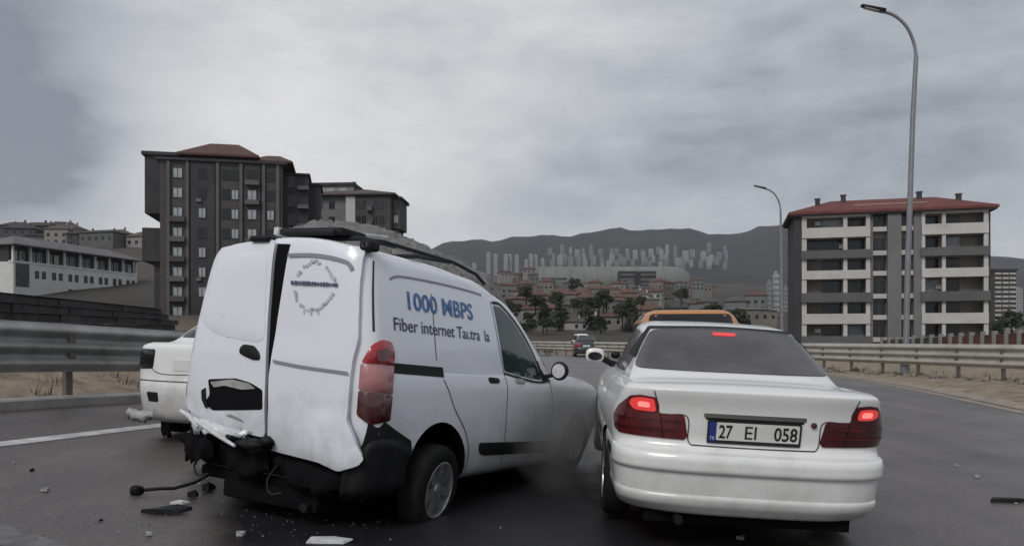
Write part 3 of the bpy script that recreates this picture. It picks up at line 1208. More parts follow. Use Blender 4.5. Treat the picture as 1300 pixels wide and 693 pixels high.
def spring(o):
    for v in o.data.vertices:                    # the lower outer corner hangs away from the body
        k = max(0, (.75 - v.co.z) / .35) * max(0, (v.co.x - .1) / .7)
        v.co.y -= .10 * k
        v.co.y -= .03 * max(0, (v.co.z - 1.2) / .55) * max(0, (.5 - v.co.x) / .5)
    return o


fold(spring(rd), .74, .02, 5)
fold(ld, .64, .022, 8)
spring(vs.strip('door_crease', [(.12, 0, 1.705), (.35, 0, 1.705), (.55, 0, 1.67), (.60, 0, 1.62)], 'B', M['soft_seam'], rd, .022, .052))
spring(vs.strip('door_crease', [(.07, 0, 1.02), (.3, 0, 1.0), (.6, 0, .985), (.66, 0, .98)], 'B', M['soft_seam'], rd, .018, .052))
# round emblem: broken ring of small marks with a row of small lettering across
bm = bmesh.new()
jr = random.Random(5)
ecx, ecz, er = .345, 1.515, .15
def skin_quad(bm, cx_, cz_, a, b, ang, off=.052):
    q = []
    for s, t in ((-1, -1), (1, -1), (1, 1), (-1, 1)):
        x = cx_ + (s * a * math.cos(ang) - t * b * math.sin(ang))
        z = cz_ + (s * a * math.sin(ang) + t * b * math.cos(ang))
        h, nn = vs.hit(x, z, AX['B'], Vector((1, 0, 0)))
        q.append(bm.verts.new(h + nn * off))
    bm.faces.new(q)
for k in range(40):
    t = 2 * math.pi * k / 40
    if abs(math.sin(t)) < .22 or jr.random() < .22:
        continue
    r_ = er + jr.uniform(-.008, .01)
    skin_quad(bm, ecx + r_ * math.cos(t), ecz + r_ * math.sin(t), .006 + jr.random() * .005, .006 + jr.random() * .008, t + jr.uniform(-.4, .4))
for t in (-1.9, -1.57, -1.25):
    skin_quad(bm, ecx + (er + .02) * math.cos(t), ecz + (er + .02) * math.sin(t), .018, .004, t)
bmesh.ops.recalc_face_normals(bm, faces=bm.faces)
spring(link('emblem_ring', finish_bm(bm, M['decal_faint'], smooth=False), rd))['kind'] = 'stuff'
bm = bmesh.new()
x = ecx - .17
while x < ecx + .17:
    w_ = .005 + jr.random() * .006
    skin_quad(bm, x, ecz + .012 - (x - ecx) * .02, w_, .009 + jr.random() * .006, jr.uniform(-.15, .15))
    x += w_ * 2 + .003 + (0.014 if jr.random() < .12 else 0)
bmesh.ops.recalc_face_normals(bm, faces=bm.faces)
spring(link('emblem_lettering', finish_bm(bm, M['decal_navy'], smooth=False), rd))

# tall tail lamps on the corners
DG = (-.60, .80, 0)
def corner_lamp(sg):
    d = (-.60 * sg, .80, 0)
    def q(pts):
        o = [(x * sg, y, z) for x, y, z in pts]
        return o if sg > 0 else o[::-1]
    a = P3('tail_lamp', q([(.745, .0, 1.05), (.79, .02, 1.16), (.83, .06, 1.205), (.86, .13, 1.195), (.864, .165, 1.12), (.864, .165, 1.05)]), d, M['van_lamp_red'], van, .012, .03, .03, .02, bulge=.02)
    P3('reflector', q([(.81, .05, 1.135), (.84, .09, 1.15), (.855, .13, 1.12), (.84, .09, 1.07), (.81, .05, 1.07)]), d, M['lamp_red'], a, .034, .004, .03, .012)
    P3('indicator_lens', q([(.742, .0, 1.045), (.864, .165, 1.045), (.866, .17, .865), (.742, .0, .885)]), d, M['lamp_pale'], a, .012, .03, .03, .012, bulge=.018)
    P3('lower_lens', q([(.742, .0, .88), (.866, .17, .86), (.866, .165, .70), (.80, .06, .675), (.742, .0, .73)]), d, M['lamp_dark_red'], a, .012, .03, .03, .015, bulge=.018)
corner_lamp(1)
corner_lamp(-1)

# flank, both sides: painted edge shade, sliding rail, seams, handles, rub strip, glass
for axis, f in (('R', R2), ('L', L2)):
    vs.strip('edge_shade_line', f([(.27, 1.60), (.40, 1.635), (.9, 1.645), (1.30, 1.640), (1.46, 1.632)]), axis, M['soft_seam'], van, .016, .003)  # grey strip paints the shade along the embossed edge
    P3('sliding_rail', f([(.185, 1.065), (.80, 1.055), (.81, .985), (.185, 1.0)]), axis, M['black_plastic'], van, .003, .006, .06)
    vs.strip('door_seam', f([(.72, 1.56), (.72, 1.2), (.73, 1.10)]), axis, M['seam'], van, .008)
    vs.strip('door_seam', f([(.80, .97), (.88, .87), (.97, .75), (1.12, .60), (1.19, .45), (1.20, .28)]), axis, M['seam'], van, .009)
    vs.strip('door_seam', f([(1.60, 1.60), (1.66, 1.2), (1.72, 1.0), (1.74, .8), (1.74, .30)]), axis, M['seam'], van, .008)
    vs.strip('door_seam', f([(2.55, 1.0), (2.62, .85), (2.66, .6), (2.64, .30)]), axis, M['seam'], van, .009)
    vs.strip('corner_seam', f([(.13, 1.70), (.10, 1.5), (.085, 1.25)]), axis, M['seam'], van, .013)
    for y0 in (1.43, 1.88):
        P3('handle', f([(y0, .985), (y0 + .02, 1.0), (y0 + .16, .995), (y0 + .18, .975), (y0 + .16, .955), (y0 + .02, .955)]), axis, M['black_plastic'] if y0 < 1.5 else M['debris_grey'], van, .006, .01, .04, .012, bulge=.016)
    P3('rub_strip', f([(1.33, .505), (2.60, .455), (2.64, .40), (2.60, .355), (1.40, .405), (1.34, .44)]), axis, M['black_plastic'], van, .006, .01, .06, .03, bulge=.012)
    w_ = P3('door_window', f([(1.64, 1.575), (1.78, 1.565), (1.95, 1.48), (2.15, 1.34), (2.32, 1.17), (2.40, 1.065), (2.41, .995), (2.2, 1.0), (1.72, 1.055), (1.69, 1.2)]), axis, M['van_glass'], van, .004, .008, .06, .03)
    vs.strip('window_seal', f([(1.625, 1.59), (1.78, 1.59), (1.97, 1.495), (2.17, 1.355), (2.34, 1.185), (2.43, 1.06)]), axis, M['black_plastic'], w_, .022, .006)
    vs.strip('window_seal', f([(2.43, .975), (2.2, .98), (1.71, 1.035)]), axis, M['black_plastic'], w_, .018, .006)
    P3('mirror_base', f([(2.40, 1.16), (2.44, 1.10), (2.60, .985), (2.42, .965)]), axis, M['black_plastic'], van, .006, .01, .04)

# lettering on the right flank
vs.text('lettering', '1000 MBPS', 'R', M['decal_blue'], van, .435, 1.27, 1.425, .122, .004, .022)
vs.text('lettering', 'Fiber internet Taı.tra  la', 'R', M['decal_navy'], van, .27, 1.50, 1.275, .088, .004, .008)

# windscreen, bonnet seam, front lamps, grille
ws = P3('windscreen', [(-.60, 2.6, 1.60), (.60, 2.6, 1.60), (.70, 2.6, 1.35), (.765, 2.8, 1.09), (-.765, 2.8, 1.09), (-.70, 2.6, 1.35)], 'F', M['dark_glass'], van, .005, .01, .08, .06)
for sg in (1, -1):
    pts = [(.50 * sg, 4, .80), (.72 * sg, 3.9, .90), (.80 * sg, 3.8, .86), (.78 * sg, 3.9, .74), (.55 * sg, 4, .70)]
    P3('headlamp', pts if sg < 0 else pts[::-1], (-.45 * sg, -.89, 0), M['head_lens'], van, .006, .02, .04, .03, bulge=.015)
P3('grille', [(-.42, 4, .72), (.42, 4, .72), (.36, 4, .52), (-.36, 4, .52)], 'F', M['black_plastic'], van, .006, .02, .06, .03)
vs.strip('bonnet_seam', [(.6, 4, .86), (.3, 4, .84), (0, 4, .835), (-.3, 4, .84), (-.6, 4, .86)], 'F', M['seam'], van, .01)

# door mirrors
for sg in (1, -1):
    bm = bmesh.new()
    bmesh.ops.create_uvsphere(bm, u_segments=18, v_segments=12, radius=1)
    for v in bm.verts:
        x, y, z = v.co
        v.co = (sg * (.945 + .085 * x), 2.56 + (.075 * y if y > 0 else .02 * y), 1.085 + .085 * z)
    mi = link('door_mirror', finish_bm(bm, M['black_plastic']), van)
    bm = bmesh.new()
    c0 = [(math.cos(k * math.pi / 10), math.sin(k * math.pi / 10)) for k in range(20)]
    vv = [bm.verts.new((sg * (.945 + .062 * a), 2.538 - .004, 1.085 + .064 * b)) for a, b in c0]
    bm.faces.new(vv)
    link('mirror_glass', finish_bm(bm, M['debris_white'], smooth=False), mi)
    tube('mirror_arm', [(sg * .80, 2.53, 1.02), (sg * .90, 2.56, 1.05)], .02, M['black_plastic'], mi)

# roof rails, rail feet and a dark flat carrier
for sg in (1,):
    tube('roof_rail', [(sg * .60, .16, 1.835), (sg * .60, .30, 1.855), (sg * .60, 1.2, 1.852), (sg * .60, 1.55, 1.81), (sg * .60, 1.70, 1.75)], .014, M['black_plastic'], van, 8)
    bm = bmesh.new()
    bm_box(bm, sg * .66 - .05, sg * .66 + .05, .05, .15, 1.755, 1.825)
    bmesh.ops.bevel(bm, geom=bm.edges[:], offset=.02, segments=3, affect='EDGES', profile=.5)
    fo = link('rail_foot', finish_bm(bm, M['black_plastic']), van)
    lathe('foot_eye', [(-.004, .018), (.004, .018), (.004, .0001)], M['debris_white'], fo, 14).location = (sg * .66, .048, 1.79)
    fo.children[0].rotation_euler = (0, 0, rad(90))
bm = bmesh.new()
bm_box(bm, -.36, .22, .34, .62, 1.92, 1.968)
bm_box(bm, -.30, .18, .30, .34, 1.905, 1.945)
bmesh.ops.bevel(bm, geom=bm.edges[:], offset=.015, segments=2, affect='EDGES', profile=.5)
rc = link('roof_carrier', finish_bm(bm, M['black_plastic']), van)
tube('cross_bar', [(-.60, .45, 1.83), (-.3, .45, 1.905), (.3, .45, 1.905), (.60, .45, 1.852)], .018, M['black_plastic'], rc)
tube('cross_bar', [(-.60, 1.15, 1.83), (-.3, 1.15, 1.89), (.3, 1.15, 1.89), (.60, 1.15, 1.85)], .018, M['black_plastic'], rc)
box('end_cap', -.385, -.34, .32, .42, 1.915, 1.972, M['debris_white'], rc, .008)
tube('carrier_pole', [(-.1, .60, 1.99), (.2, .9, 1.995)], .012, M['debris_grey'], rc)

# wheels
wheel(van, .785, .80, .215, .305, .19, 1, toe=5, camber=6)
wheel(van, -.775, .80, .285, .305, .19, -1)
wheel(van, .755, 3.29, .43, .305, .19, 1)
wheel(van, -.755, 3.29, .36, .305, .19, -1)

# what hangs under the tail: axle beam, exhaust, torn bumper skin, bent reinforcing strips
tube('rear_axle', [(-.7, .80, .27), (.7, .80, .27)], .06, M['black_void'], van, 10)
bm = bmesh.new()
bm_box(bm, -.70, .66, .12, 3.6, .17, .26)
bm_box(bm, -.45, .40, .10, .55, .06, .20)
bmesh.ops.bevel(bm, geom=bm.edges[:], offset=.03, segments=2, affect='EDGES', profile=.5)
link('underbody', finish_bm(bm, M['black_void']), van)


def crumpled(name, pts, th, m, parent, seed, amp=.02, n=9):
    """A torn sheet: a lofted strip with a bent, uneven edge. pts: list of (top point, bottom point)."""
    r = random.Random(seed)
    tops, bots = cubic([p[0] for p in pts], n), cubic([p[1] for p in pts], n)
    rows = 7
    verts, faces = [], []
    for i, (a, b) in enumerate(zip(tops, bots)):
        jag = r.uniform(-amp, amp)
        for k in range(rows):
            t = k / (rows - 1)
            p = a * (1 - t) + b * t
            p = p + np.array([r.uniform(-1, 1), r.uniform(-1, 1), r.uniform(-1, 1)]) * amp * .25
            p[1] -= math.sin(t * math.pi) * th * 2 + math.sin(i * .9 + t * 3) * amp * .5
            if k == rows - 1:
                p[2] += jag
            verts.append(tuple(p))
    for i in range(len(tops) - 1):
        for k in range(rows - 1):
            a = i * rows + k
            faces.append((a, a + 1, a + rows + 1, a + rows))
    o = mesh_obj(name, verts, faces, m, parent, smooth=True, sharp=50)
    md = o.modifiers.new('thick', 'SOLIDIFY')
    md.thickness = .008
    return o


for k, pts in enumerate(([((-.78, .03, .48), (-.74, .02, .37)), ((-.62, -.02, .47), (-.60, -.04, .28)), ((-.46, .0, .46), (-.44, .0, .33))],
                         [((-.40, .04, .47), (-.40, .05, .36)), ((-.2, .02, .45), (-.18, -.02, .24)), ((.02, .03, .44), (.05, .02, .29))],
                         [((.08, .05, .42), (.08, .06, .31)), ((.35, .03, .41), (.38, .0, .21)), ((.70, .04, .38), (.66, .05, .24))])):
    crumpled('torn_bumper', pts, .012, M['black_void'], van, 4 + k, .03)
for k, (x, z, l) in enumerate([(-.55, .40, .22), (.12, .38, .24)]):
    tube('loose_cable', [tuple(p) for p in cubic([(x, .05, z), (x - .03, -.03, z - l * .5), (x + .02, -.05, z - l * .85), (x + .09, -.02, z - l * .8)], 6)], .007, M['black_plastic'], van, 6)
crumpled('bumper_end', [((.70, .0, .47), (.66, .0, .22)), ((.84, .06, .58), (.80, .08, .24)), ((.872, .25, .58), (.84, .26, .24)), ((.87, .42, .52), (.85, .42, .26))], .008, M['black_plastic'], van, 9, .012)
tube('bent_strip', [(-.70, -.02, .60), (-.52, -.06, .555), (-.30, -.10, .50), (-.12, -.13, .455)], [.012, .016, .016, .01], M['debris_white'], van, 8)
tube('bent_strip', [(-.80, .0, .62), (-.66, -.05, .60), (-.56, -.05, .53)], [.012, .018, .012], M['van_paint'], van, 8)
crumpled('torn_sill_panel', [((-.62, -.02, .60), (-.60, -.04, .50)), ((-.38, -.03, .57), (-.36, -.07, .49)), ((-.10, -.03, .55), (-.12, -.06, .50))], .01, M['van_paint'], van, 14, .03)
for i, (x, z, s) in enumerate([(-.10, .47, .06), (.0, .46, .07), (-.22, .49, .05), (.06, .50, .05)]):
    bm = bmesh.new()
    bmesh.ops.create_icosphere(bm, subdivisions=2, radius=s)
    r = random.Random(40 + i)
    for v in bm.verts:
        v.co = Vector((v.co.x * 1.3, v.co.y, v.co.z * .7)) * r.uniform(.35, 1.35)
        v.co += Vector((x, -.05, z))
    link('torn_fixing', finish_bm(bm, M['black_plastic'], 25), van)
crumpled('splash_panel', [((.02, .34, .34), (.03, .20, .06)), ((.16, .34, .33), (.14, .22, .05)), ((.30, .36, .30), (.31, .26, .05))], .01, M['debris_grey'], van, 21, .02)
tube('tail_pipe', [(.30, .5, .12), (.33, .05, .10)], .03, M['black_plastic'], van)

# ------------------------------------------------------------------ the white saloon in front
SAL = pose(-4.9, 1.5, 2.58, (1.41, 4.67, -0.065))
saloon = thing('saloon_car', 'white saloon with red brake lamps lit, in front of the camera beside the van', 'car', matrix=SAL)
sal_loops = [
    dict(z=.235, w=.76, yr=.16, yf=4.28, cr=.42, nr=3.0),
    dict(z=.25, w=.81, yr=.07, yf=4.36, cr=.46, nr=3.0, lin=True),
    dict(z=.31, w=.832, yr=.022, yf=4.40, cr=.42, nr=3.4),
    dict(z=.368, w=.840, yr=.012, yf=4.42, cr=.42, nr=3.4, lin=True),
    dict(z=.376, w=.838, yr=.020, yf=4.43, cr=.42, nr=3.4, lin=True),
    dict(z=.505, w=.852, yr=.006, yf=4.44, cr=.43, nr=3.3, lin=True),
    dict(z=.515, w=.862, yr=-.014, yf=4.45, cr=.43, nr=3.3),
    dict(z=.56, w=.867, yr=-.024, yf=4.45, cr=.43, nr=3.3),
    dict(z=.600, w=.866, yr=-.020, yf=4.44, cr=.43, nr=3.3),
    dict(z=.622, w=.862, yr=-.005, yf=4.43, cr=.43, nr=3.3),
    dict(z=.632, w=.857, yr=.045, yf=4.42, cr=.43, nr=3.3, lin=True),
    dict(z=.66, w=.862, yr=.075, yf=4.41, cr=.43, nr=3.3),
    dict(z=[(0, .78), (4.4, .70)], w=.868, yr=.066, yf=4.40, cr=.42, nr=3.4),
    dict(z=[(0, .89), (1, .87), (3, .84), (4.3, .74)], w=.850, yr=.048, yf=4.36, cr=.40, nr=3.4),
    dict(z=[(0, .985), (.7, .955), (2, .925), (3.2, .90), (4.3, .76)], w=.812, yr=.018, yf=4.28, cr=.36, nr=3.7),
    dict(z=[(0, 1.006), (.7, .98), (2, .945), (3.2, .92), (4.3, .77)], w=.790, yr=.022, yf=4.20, cr=.34, nr=3.8),
    dict(z=[(0, 1.014), (.7, 1.0), (2, .955), (3.2, .935), (4.3, .78)], w=.772, yr=.045, yf=4.15, cr=.33, nr=3.8),
    dict(z=[(0, 1.022), (.7, 1.01), (2, .962), (3.2, .945), (4.3, .79)], w=.742, yr=.11, yf=4.05, cr=.32, nr=3.4, crown=.01),
    dict(z=[(.5, 1.035), (1.0, 1.0), (2, .97), (3.2, .965), (3.6, .96)], w=.735, yr=.60, yf=3.50, cr=.30, nr=3.2, cf=.45, crown=.012),
    dict(z=[(.6, 1.07), (1.1, 1.05), (2, 1.03), (3.4, 1.02)], w=.712, yr=.69, yf=3.36, cr=.28, nr=3.0, cf=.45),
    dict(z=[(.8, 1.18), (1.3, 1.17), (2, 1.16), (3.2, 1.15)], w=.655, yr=.92, yf=3.16, cr=.26, nr=3.0, cf=.42),
    dict(z=[(1, 1.29), (1.5, 1.29), (2, 1.285), (3.0, 1.27)], w=.598, yr=1.15, yf=2.94, cr=.25, nr=3.0, cf=.40),
    dict(z=[(1.2, 1.352), (1.7, 1.365), (2.2, 1.365), (2.8, 1.345)], w=.56, yr=1.30, yf=2.80, cr=.24, nr=3.0, cf=.36),
    dict(z=[(1.3, 1.372), (1.8, 1.392), (2.2, 1.395), (2.8, 1.37)], w=.50, yr=1.38, yf=2.72, cr=.24, nr=3.0, cf=.34),
    dict(z=[(1.4, 1.385), (1.9, 1.408), (2.3, 1.41), (2.7, 1.39)], w=.33, yr=1.50, yf=2.58, cr=.22, cf=.3),
    dict(z=[(1.6, 1.40), (2.1, 1.415), (2.5, 1.405)], w=.12, yr=1.7, yf=2.4, cr=.1, cf=.1),
    dict(z=[(1.6, 1.402), (2.1, 1.416), (2.5, 1.407)], w=.0001, yr=1.8, yf=2.3, nr=2, nf=2, cr=.05, cf=.05),
]
me, bvh = body_mesh(sal_loops, M['car_paint'], M['black_void'], [(1.0, .31, .335, .58), (3.72, .31, .335, .58)])
link('body', me, saloon)
ss = Skin(bvh)
S3 = ss.panel
rw = S3('rear_window', [(-.52, 1.3, 1.335), (-.25, 1.3, 1.352), (.25, 1.3, 1.352), (.52, 1.3, 1.335), (.57, 1, 1.26), (.662, .7, 1.09), (.645, .7, 1.075), (.3, .6, 1.074), (-.3, .6, 1.074), (-.645, .7, 1.075), (-.662, .7, 1.09), (-.57, 1, 1.26)], 'B', M['tinted_glass'], saloon, .008, .010, .035, .05)
for pts in ([(-.53, 1.3, 1.35), (0, 1.3, 1.366), (.53, 1.3, 1.35)], [(.53, 1.3, 1.35), (.60, 1, 1.24), (.655, .8, 1.135)], [(-.53, 1.3, 1.35), (-.60, 1, 1.24), (-.655, .8, 1.135)]):
    ss.strip('window_seal', pts, 'B', M['black_plastic'], rw, .016, .011)
S3('high_brake_lamp', [(-.085, 1.25, 1.330), (.085, 1.25, 1.330), (.08, 1.25, 1.308), (-.08, 1.25, 1.308)], 'B', M['high_brake'], saloon, .012, .004, .04, .008)
# trunk lid gaps and crease
ss.strip('boot_seam', [(-.60, .05, .985), (-.57, .05, .90), (-.55, .05, .845), (-.40, .05, .84), (-.385, .05, .70), (-.36, .05, .665)], 'B', M['seam'], saloon, .007)
ss.strip('boot_seam', [(.60, .05, .985), (.57, .05, .90), (.55, .05, .845), (.40, .05, .84), (.385, .05, .70), (.36, .05, .665)], 'B', M['seam'], saloon, .007)
ss.strip('boot_seam', [(-.36, .05, .667), (0, .05, .664), (.36, .05, .667)], 'B', M['seam'], saloon, .008)
S3('plate_trim', [(-.30, 0, .868), (.30, 0, .868), (.30, 0, .842), (-.30, 0, .842)], 'B', M['chrome'], saloon, .004, .012, .06, .008, bulge=.01)
S3('plate_shadow_gap', [(-.29, 0, .842), (.29, 0, .842), (.285, 0, .828), (-.285, 0, .828)], 'B', M['black_plastic'], saloon, .003, .004, .06)
pl = S3('number_plate', [(-.275, 0, .828), (.275, 0, .828), (.275, 0, .688), (-.275, 0, .688)], 'B', M['plate_ink'], saloon, .010, .012, .06, .01)
S3('plate_face', [(-.222, 0, .818), (.262, 0, .818), (.262, 0, .71), (-.222, 0, .71)], 'B', M['plate_white'], pl, .014, .004, .06, .008)
S3('plate_band', [(-.265, 0, .818), (-.224, 0, .818), (-.224, 0, .70), (-.265, 0, .70)], 'B', M['plate_blue'], pl, .014, .004, .06)
ss.text('plate_letters', 'TR', 'B', M['plate_white'], pl, -.259, -.232, .712, .022, .016)
ss.text('plate_letters', '27', 'B', M['plate_ink'], pl, -.208, -.128, .725, .082, .016, .018)
ss.text('plate_letters', 'EI', 'B', M['plate_ink'], pl, -.055, .012, .725, .082, .016, .004)
ss.text('plate_letters', '058', 'B', M['plate_ink'], pl, .115, .25, .725, .082, .016, .018)
lk = lathe('boot_lock', [(0, .018), (-.008, .017), (-.010, .0001)], M['lamp_dark_red'], saloon, 16)
hh, nn = ss.hit(.345, .825, AX['B'], Vector((1, 0, 0)))
lk.rotation_euler = (0, 0, rad(90))
lk.location = hh + nn * .003


def sal_lamp(sg):
    d = (-.42 * sg, .91, 0)
    def q(pts):
        o = [(x * sg, y, z) for x, y, z in pts]
        return o if sg > 0 else o[::-1]
    low = S3('tail_lamp', q([(.425, .04, .835), (.44, .04, .85), (.582, .05, .850), (.592, .05, .945), (.69, .07, .955), (.745, .12, .945), (.80, .25, .87), (.825, .32, .80), (.815, .30, .725), (.79, .24, .70), (.43, .04, .695), (.41, .04, .72)]), d, M['lamp_red'] if sg < 0 else M['lamp_dark_red'], saloon, .006, .02, .03, .012, bulge=.007)
    S3('brake_lens', q([(.60, .05, .858), (.605, .05, .940), (.69, .07, .945), (.735, .12, .932), (.745, .13, .895), (.72, .1, .862)]) if sg < 0 else q([(.615, .05, .868), (.62, .05, .932), (.69, .07, .938), (.735, .12, .928), (.74, .13, .885), (.70, .1, .868)]), d, M['brake_glow'], low, .020, .006, .03, .02)
    S3('lit_bulb', q([(.635, .05, .888), (.64, .05, .922), (.70, .08, .922), (.705, .08, .888)]), d, M['lamp_core'], low, .026, .003, .03, .015)
    for z_ in (.752, .805):
        ss.strip('lens_rib', q([(.44, .04, z_), (.6, .05, z_), (.75, .15, z_), (.80, .26, z_)]), d, M['lamp_dark_red'] if sg < 0 else M['lamp_red'], low, .010, .0155)
    ss.strip('lens_joint', q([(.560, .05, .70), (.565, .05, .78), (.575, .05, .845)]), d, M['black_plastic'], low, .006, .0155)
sal_lamp(1)
sal_lamp(-1)
for axis, sg in (('R', 1), ('L', -1)):
    f = (lambda pts: [(.7, y, z) for y, z in pts]) if sg > 0 else (lambda pts: [(-.7, y, z) for y, z in pts][::-1])
    S3('side_window', f([(1.20, 1.10), (1.42, 1.26), (1.56, 1.315), (1.88, 1.335), (1.93, 1.0), (1.30, 1.02)]), axis, M['tinted_glass'], saloon, .004, .008, .06, .03)
    S3('side_window', f([(1.96, 1.335), (2.45, 1.325), (2.72, 1.27), (3.12, 1.05), (3.14, 1.0), (2.01, 1.0)]), axis, M['tinted_glass'], saloon, .004, .008, .06, .03)
    ss.strip('door_seam', f([(1.95, .98), (1.95, .45), (1.95, .30)]), axis, M['seam'], saloon, .008)
    ss.strip('door_seam', f([(3.10, .96), (3.14, .6), (3.10, .30)]), axis, M['seam'], saloon, .008)
    ss.strip('door_seam', f([(1.18, 1.0), (1.20, .85), (1.33, .60), (1.36, .45)]), axis, M['seam'], saloon, .008)
    S3('rub_strip', f([(1.40, .575), (3.30, .575), (3.30, .52), (1.40, .52)]), axis, M['black_plastic'], saloon, .006, .01, .1, .01)
    S3('bumper_reflector', f([(.33, .60), (.62, .60), (.62, .545), (.33, .545)]), axis, M['black_plastic'], saloon, .006, .01, .06, .01)
    for y0 in (1.50, 2.60):
        pass
    for y0 in (1.45, 2.10):
        S3('handle', f([(y0, .86), (y0 + .18, .865), (y0 + .18, .835), (y0, .83)]), axis, M['car_paint'], saloon, .01, .012, .05, .01, bulge=.015)
    bm = bmesh.new()
    bmesh.ops.create_uvsphere(bm, u_segments=18, v_segments=12, radius=1)
    for v in bm.verts:
        x, y, z = v.co
        v.co = (sg * (.905 + .09 * math.copysign(abs(x) ** .7, x)), 2.92 + (.085 * y if y > 0 else .03 * y), 1.055 + .066 * math.copysign(abs(z) ** .7, z))
    mi = link('door_mirror', finish_bm(bm, M['car_paint']), saloon)
    bm = bmesh.new()
    vv = [bm.verts.new((sg * (.905 + .068 * math.cos(k * math.pi / 10)), 2.886, 1.045 + .040 * math.sin(k * math.pi / 10))) for k in range(20)]
    bm.faces.new(vv)
    link('mirror_glass', finish_bm(bm, M['dark_glass'], smooth=False), mi)
    tube('mirror_arm', [(sg * .70, 3.0, .96), (sg * .77, 2.97, .99), (sg * .85, 2.94, 1.03)], [.04, .028, .03], M['black_plastic'], mi)
    pts = [(.35 * sg, 4.3, .72), (.75 * sg, 4.2, .74), (.78 * sg, 4.1, .62), (.38 * sg, 4.3, .60)]
    S3('headlamp', pts if sg < 0 else pts[::-1], (-.3 * sg, -.95, 0), M['head_lens'], saloon, .005, .02, .05, .03, bulge=.01)
    wheel(saloon, sg * .755, 1.0, .315, .315, .20, sg)
    wheel(saloon, sg * .755, 3.72, .315, .315, .20, sg)
S3('windscreen', [(-.50, 2.8, 1.32), (.50, 2.8, 1.32), (.66, 3.3, 1.04), (-.66, 3.3, 1.04)], 'F', M['dark_glass'], saloon, .004, .008, .08, .06)
S3('grille', [(-.26, 4.3, .70), (.26, 4.3, .70), (.24, 4.3, .58), (-.24, 4.3, .58)], 'F', M['black_plastic'], saloon, .005, .01, .05, .04)
bm = bmesh.new()
bm_box(bm, -.62, .62, .18, 4.1, .17, .235)
link('underbody', finish_bm(bm, M['black_void'], smooth=False), saloon)
tube('exhaust_pipe', [(-.42, .30, .215), (-.42, .06, .21)], .028, M['black_plastic'], saloon)


